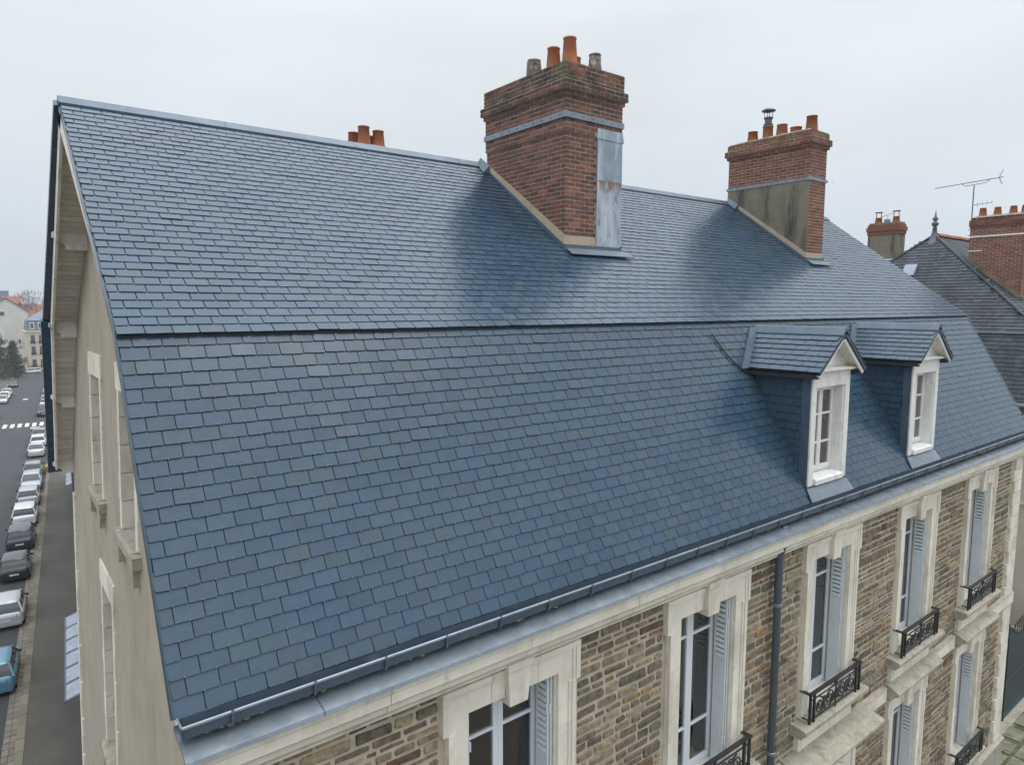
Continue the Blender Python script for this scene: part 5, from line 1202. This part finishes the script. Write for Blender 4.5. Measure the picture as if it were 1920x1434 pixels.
# ------------------------------------------------------------------ far end of the street
def gable_house(name, label, x0, x1, y0, y1, zb_, ze, zr, wm, rm, wins=(), along='y', group=None):
    t = thing(name, label, 'house', ((x0+x1)/2, (y0+y1)/2, zb_), group=group)
    b = MB(); xm, ym = (x0+x1)/2, (y0+y1)/2
    if along == 'y': b.prism([(x0, y0, zb_), (x1, y0, zb_), (x1, y0, ze), (xm, y0, zr), (x0, y0, ze)], (0, y1-y0, 0))
    else: b.prism([(x0, y1, zb_), (x0, y0, zb_), (x0, y0, ze), (x0, ym, zr), (x0, y1, ze)], (x1-x0, 0, 0))
    b.build('wall', wm, t); r = MB()
    if along == 'y':
        for sx, xe in ((-1, x0), (1, x1)):
            e = Vector((xe+sx*.4, y0-.3, ze-.35)); p = Vector((xm, y0-.3, zr+.05)); q = [e, p, p+Vector((0,0,.25)), e+Vector((0,0,.25))]
            r.prism(q if sx < 0 else q[::-1], (0, y1-y0+.6, 0))
    else:
        for sy, ye in ((-1, y0), (1, y1)):
            e = Vector((x0-.3, ye+sy*.4, ze-.35)); p = Vector((x0-.3, ym, zr+.05)); q = [e, p, p+Vector((0,0,.25)), e+Vector((0,0,.25))]
            r.prism(q[::-1] if sy < 0 else q, (x1-x0+.6, 0, 0))
    r.build('roof', rm, t)
    for (xa, xb, za, zb2) in wins:
        f = MB(); f.box(xa, xb, y0-.06, y0-.001, za, zb2); f_ = f.build('window', 'white', t); g_ = MB(); g_.box(xa+.1, xb-.1, y0-.09, y0-.0601, za+.1, zb2-.1); g_.build('pane', 'farwin', f_)
    return t
wh = gable_house('white_house', 'tall off-white gabled house at the far end of the street', 0.4, 10.9, 252, 275, G, 14.4, 18.3, 'offwhite', 'bark', ((3.9, 5.2, 13.0, 14.4), (8.0, 8.8, 4.5, 6)))
c_ = MB(); c_.box(8.9, 9.8, 258, 259, 14.0, 17.0); c_.build('chimney', 'redroof', wh)
gable_house('red_roofed_house', 'house with red tiled roof showing behind the off-white gable', 6.4, 11.4, 300, 315, G, 15.2, 19.2, 'offwhite', 'redroof', (), 'x')
gable_house('brown_roofed_house', 'house with brown red roof beside the bare tree far behind', 13.0, 23, 325, 345, G, 10.5, 16.4, 'cream', 'redroof', (), 'x')
fr_ = thing('apartment_building', 'cream corner building with grey mansard roof and rows of tall windows', 'building', (14, 236, G))
X0_, X1_, Y0_, Y1_ = 9.2, 24.0, 231, 246
b = MB(); b.box(X0_, X1_, Y0_, Y1_, G, 8.7); b.build('wall', 'cream', fr_)
b = MB(); b.box(X0_-.3, X1_+.3, Y0_-.3, Y1_+.3, 8.7, 9.0); b.build('cornice', 'limestone', fr_)
b = MB(); b.hexa([(X0_, Y0_, 9), (X1_, Y0_, 9), (X1_, Y1_, 9), (X0_, Y1_, 9), (X0_+.5, Y0_+.5, 11.9), (X1_-.5, Y0_+.5, 11.9), (X1_-.5, Y1_-.5, 11.9), (X0_+.5, Y1_-.5, 11.9)]); b.build('mansard', 'farblue', fr_)
b = MB(); b.hexa([(X0_+.3, Y0_+.3, 11.9), (X1_-.3, Y0_+.3, 11.9), (X1_-.3, Y1_-.3, 11.9), (X0_+.3, Y1_-.3, 11.9), (X0_+6, Y0_+5.5, 15.6), (X1_-4, Y0_+5.5, 15.6), (X1_-4, Y1_-5.5, 15.6), (X0_+6, Y1_-5.5, 15.6)]); b.build('roof', 'farblue', fr_)
for i in range(5):
    for j, (za, zb2) in enumerate(((5.6, 7.8), (2.4, 4.6), (-1.2, .9))):
        xa = X0_+.95+i*1.95; f = MB(); f.box(xa, xa+.95, Y0_-.05, Y0_-.001, za, zb2); f_ = f.build('window', 'farwin', fr_)
        g_ = MB(); g_.box(xa-.1, xa+1.05, Y0_-.2, Y0_-.051, za-.15, za+.55); g_.build('balcony', 'iron', f_)
    xa = X0_+.9+i*1.95; f = MB(); f.box(xa, xa+1.1, Y0_+.05, Y0_+.5, 9.5, 11.4); f_ = f.build('window', 'white', fr_); g_ = MB(); g_.box(xa+.2, xa+.9, Y0_+.0, Y0_+.0499, 9.7, 11.2); g_.build('pane', 'farwin', f_)
    f = MB(); f.box(X0_+.4+i*1.95, X0_+.5+i*1.95, Y0_-.08, Y0_-.001, G, 8.7); f.build('pilaster', 'limestone', fr_)
b = MB(); b.tube([(X0_+5.2, Y0_-.15, G), (X0_+5.2, Y0_-.15, 8.7)], .12, 6); b.build('drainpipe', 'bark', fr_)
# garden wall, hedge and trees at the end of the street
b = MB(); b.box(-10, 8.8, 231, 231.4, G, G+2.0); b.box(-10.05, 8.85, 230.95, 231.45, G+2.0, G+2.15); tag(b.build('garden_wall', 'offwhite'), 'long low white garden wall across the end of the street', 'wall')
def leaves(mb, c, r, n, rng, size, shape=None):
    for k in range(n):
        while True:
            p = Vector((rng.uniform(-1,1), rng.uniform(-1,1), rng.uniform(-1,1)))
            if p.length <= 1 and p.length > .35: break
        p = Vector((p.x*r[0], p.y*r[1], p.z*r[2]))+Vector(c); a = Vector((rng.gauss(0,1), rng.gauss(0,1), rng.gauss(0,1))).normalized(); b_ = a.orthogonal().normalized(); s_ = size*rng.uniform(.5, 1.4)
        mb.add([p, p+a*s_, p+a*s_*.6+b_*s_*.7], [(0,1,2)], rng.random())
rr = random.Random(9)
h_ = MB()
for k in range(22): leaves(h_, (-8+k*.8, 233.4+rr.uniform(-.3,.3), G+2.2+rr.uniform(-.3,.4)), (.9, 1.0, 1.5), 130, rr, .35)
tag(h_.build('hedge', 'leaf_hedge'), 'clipped green hedge rising behind the white garden wall', 'hedge')
def evergreen(x, y, h, r, label, tiers=9, seed=1):
    rng = random.Random(seed); t = thing('evergreen_tree', label, 'tree', (x, y, G), group='evergreen trees at the far left')
    b = MB(); b.tube([(x, y, G), (x, y, G+h*.95)], [h*.03, h*.006], 7); b.build('trunk', 'bark', t); c = MB()
    for k in range(tiers):
        f = k/(tiers-1); z = G+h*(.10+.85*f); rad = r*(1-f**1.6*.72)*rng.uniform(.65, 1.15)
        for j in range(7):
            a = j*.9+k*.7+rng.uniform(-.3,.3); q = (x+rad*.62*cos(a), y+rad*.62*sin(a), z+rng.uniform(-.4,.4)); leaves(c, q, (rad*.5, rad*.5, h*.055), 70, rng, .45)
    c.build('crown', 'leaf_dark', t)
evergreen(1.3, 206, 12.4, 4.6, 'dark spreading evergreen filling the left picture edge', seed=3)
evergreen(5.2, 212, 9.0, 2.2, 'smaller dark evergreen just right of the spreading one', seed=5)
def bare_tree(x, y, h, spread, label, seed):
    rng = random.Random(seed); t = thing('bare_tree', label, 'tree', (x, y, G), group='bare winter trees at the far end of the street')
    b = MB(); tw = MB()
    def br(p, d, l, r, k):
        q = p+d*l; (b if k < 2 else tw).tube([p, (p+q)/2+Vector((rng.gauss(0,.05), rng.gauss(0,.05), 0))*l, q], [r, r*.85, r*.65], 5 if k < 2 else 3, cap=False)
        if k >= 5: return
        for j in range(3 if k < 4 else 4):
            nd = (d+Vector((rng.gauss(0,.5), rng.gauss(0,.5), rng.gauss(.12,.3)))*spread).normalized(); br(q, nd, l*rng.uniform(.6, .8), r*.6, k+1)
    br(Vector((x, y, G)), Vector((0,0,1)), h*.30, h*.022, 0)
    b.build('trunk', 'bark', t); tw.build('crown', 'twig', t)
bare_tree(16.5, 330, 27, 1.0, 'large bare tree standing above the far roofs', 2)
bare_tree(2.2, 222, 13, 1.1, 'pale leaning bare tree in front of the off-white gable', 6)
for k, (x_, y_, h, r) in enumerate(((-2.0, 227, 2.2, 1.0), (4.6, 228, 2.6, 1.2), (6.3, 228.5, 2.0, .9), (10.2, 229.3, 1.6, .8))):
    t = thing('garden_shrub', ('low dark shrub at the left end of the garden wall', 'rounded green shrub in the middle of the garden wall', 'small green shrub near the right end of the garden wall', 'dark shrub under the windows of the cream corner building')[k], 'shrub', (x_, y_, G), group='shrubs along the garden wall')
    c = MB(); 
    for j in range(7): leaves(c, (x_+rr.gauss(0, r*.45), y_+rr.gauss(0, r*.35), G+h*rr.uniform(.3, .8)), (r*.6, r*.6, h*.3), 80, rr, .28)
    c.build('foliage', 'leaf_hedge', t); b = MB(); b.tube([(x_, y_, G), (x_, y_, G+h*.6)], .06, 5); b.build('stem', 'bark', t)
# town beyond: blocks and low wooded hills on the horizon
tb = thing('tower_block', 'long grey blue block of flats on the left skyline', 'building', (-40, 620, G))
b = MB(); b.box(-75, 17, 610, 626, G, 27); b.build('wall', 'hill', tb)
for k in range(7): f = MB(); f.box(-74, 16, 609.8, 609.99, G+4+k*3.4, G+5.6+k*3.4); f.build('window_band', 'farblue', tb)
tb2 = thing('office_block', 'pale grey blue block rising beside the roof edge on the skyline', 'building', (76, 560, G))
b = MB(); b.box(66, 110, 552, 566, G, 26); b.build('wall', 'hill', tb2)
for k in range(7): f = MB(); f.box(67, 109, 551.8, 551.99, G+4+k*3.4, G+5.4+k*3.4); f.build('window_band', 'farblue', tb2)
wdm = MB(); rr = random.Random(12)
for k in range(260):
    x_ = rr.uniform(-60, 130); y_ = rr.uniform(420, 760); leaves(wdm, (x_, y_, G+rr.uniform(5, 13)), (7, 5, 7), 26, rr, 3.2)
wdm.build('distant_woodland', 'twig', kind='stuff')
town = Pieces('x', 'y', 0)
rt_ = random.Random(17); tm = MB(); tr_ = MB()
for k in range(150):
    y_ = rt_.uniform(350, 900); x_ = rt_.uniform(-.12*y_-30, .30*y_+40); w_, d_ = rt_.uniform(9, 18), rt_.uniform(8, 12); h = rt_.uniform(6, 11)
    tm.box(x_, x_+w_, y_, y_+d_, G, G+h); tr_.prism([(x_-.3, y_-.4, G+h), (x_-.3, y_+d_/2, G+h+d_*.35), (x_-.3, y_+d_+.4, G+h)][::-1], (w_+.6, 0, 0), rt_.random())
tm.build('distant_town_walls', 'offwhite', kind='stuff'); tr_.build('distant_town_roofs', 'redroof', kind='stuff')
hl = MB(); n_ = 160
vs = []
for k in range(n_+1):
    a = -1.2+2.4*k/n_+.1; r = 2100; h = 52+9*sin(k*.21)+5*sin(k*.63+1)+3*sin(k*1.7)
    vs += [(r*sin(a), r*cos(a), G-1), (r*1.12*sin(a), r*1.12*cos(a), G+h), (r*2.1*sin(a), r*2.1*cos(a), G-3)]
hl.add(vs, [(3*k+i, 3*k+i+1, 3*k+i+4, 3*k+i+3) for k in range(n_) for i in (0, 1)]); hl.build('hills', 'hill', kind='structure', smooth=True)

# ------------------------------------------------------------------ thin winter haze over the town
hz = MB(); hz.box(-3900, 5900, -3900, 7900, G-1.4, 95)
hm = bpy.data.materials.new('haze'); hm.use_nodes = True; ht_ = hm.node_tree; ht_.nodes.remove(ht_.nodes['Principled BSDF'])
pv = ht_.nodes.new('ShaderNodeVolumePrincipled'); pv.inputs['Color'].default_value = (.86, .91, .96, 1); pv.inputs['Density'].default_value = .00045; pv.inputs['Anisotropy'].default_value = .2
ht_.links.new(pv.outputs[0], ht_.nodes['Material Output'].inputs['Volume'])
hz.build('haze', hm, kind='stuff')
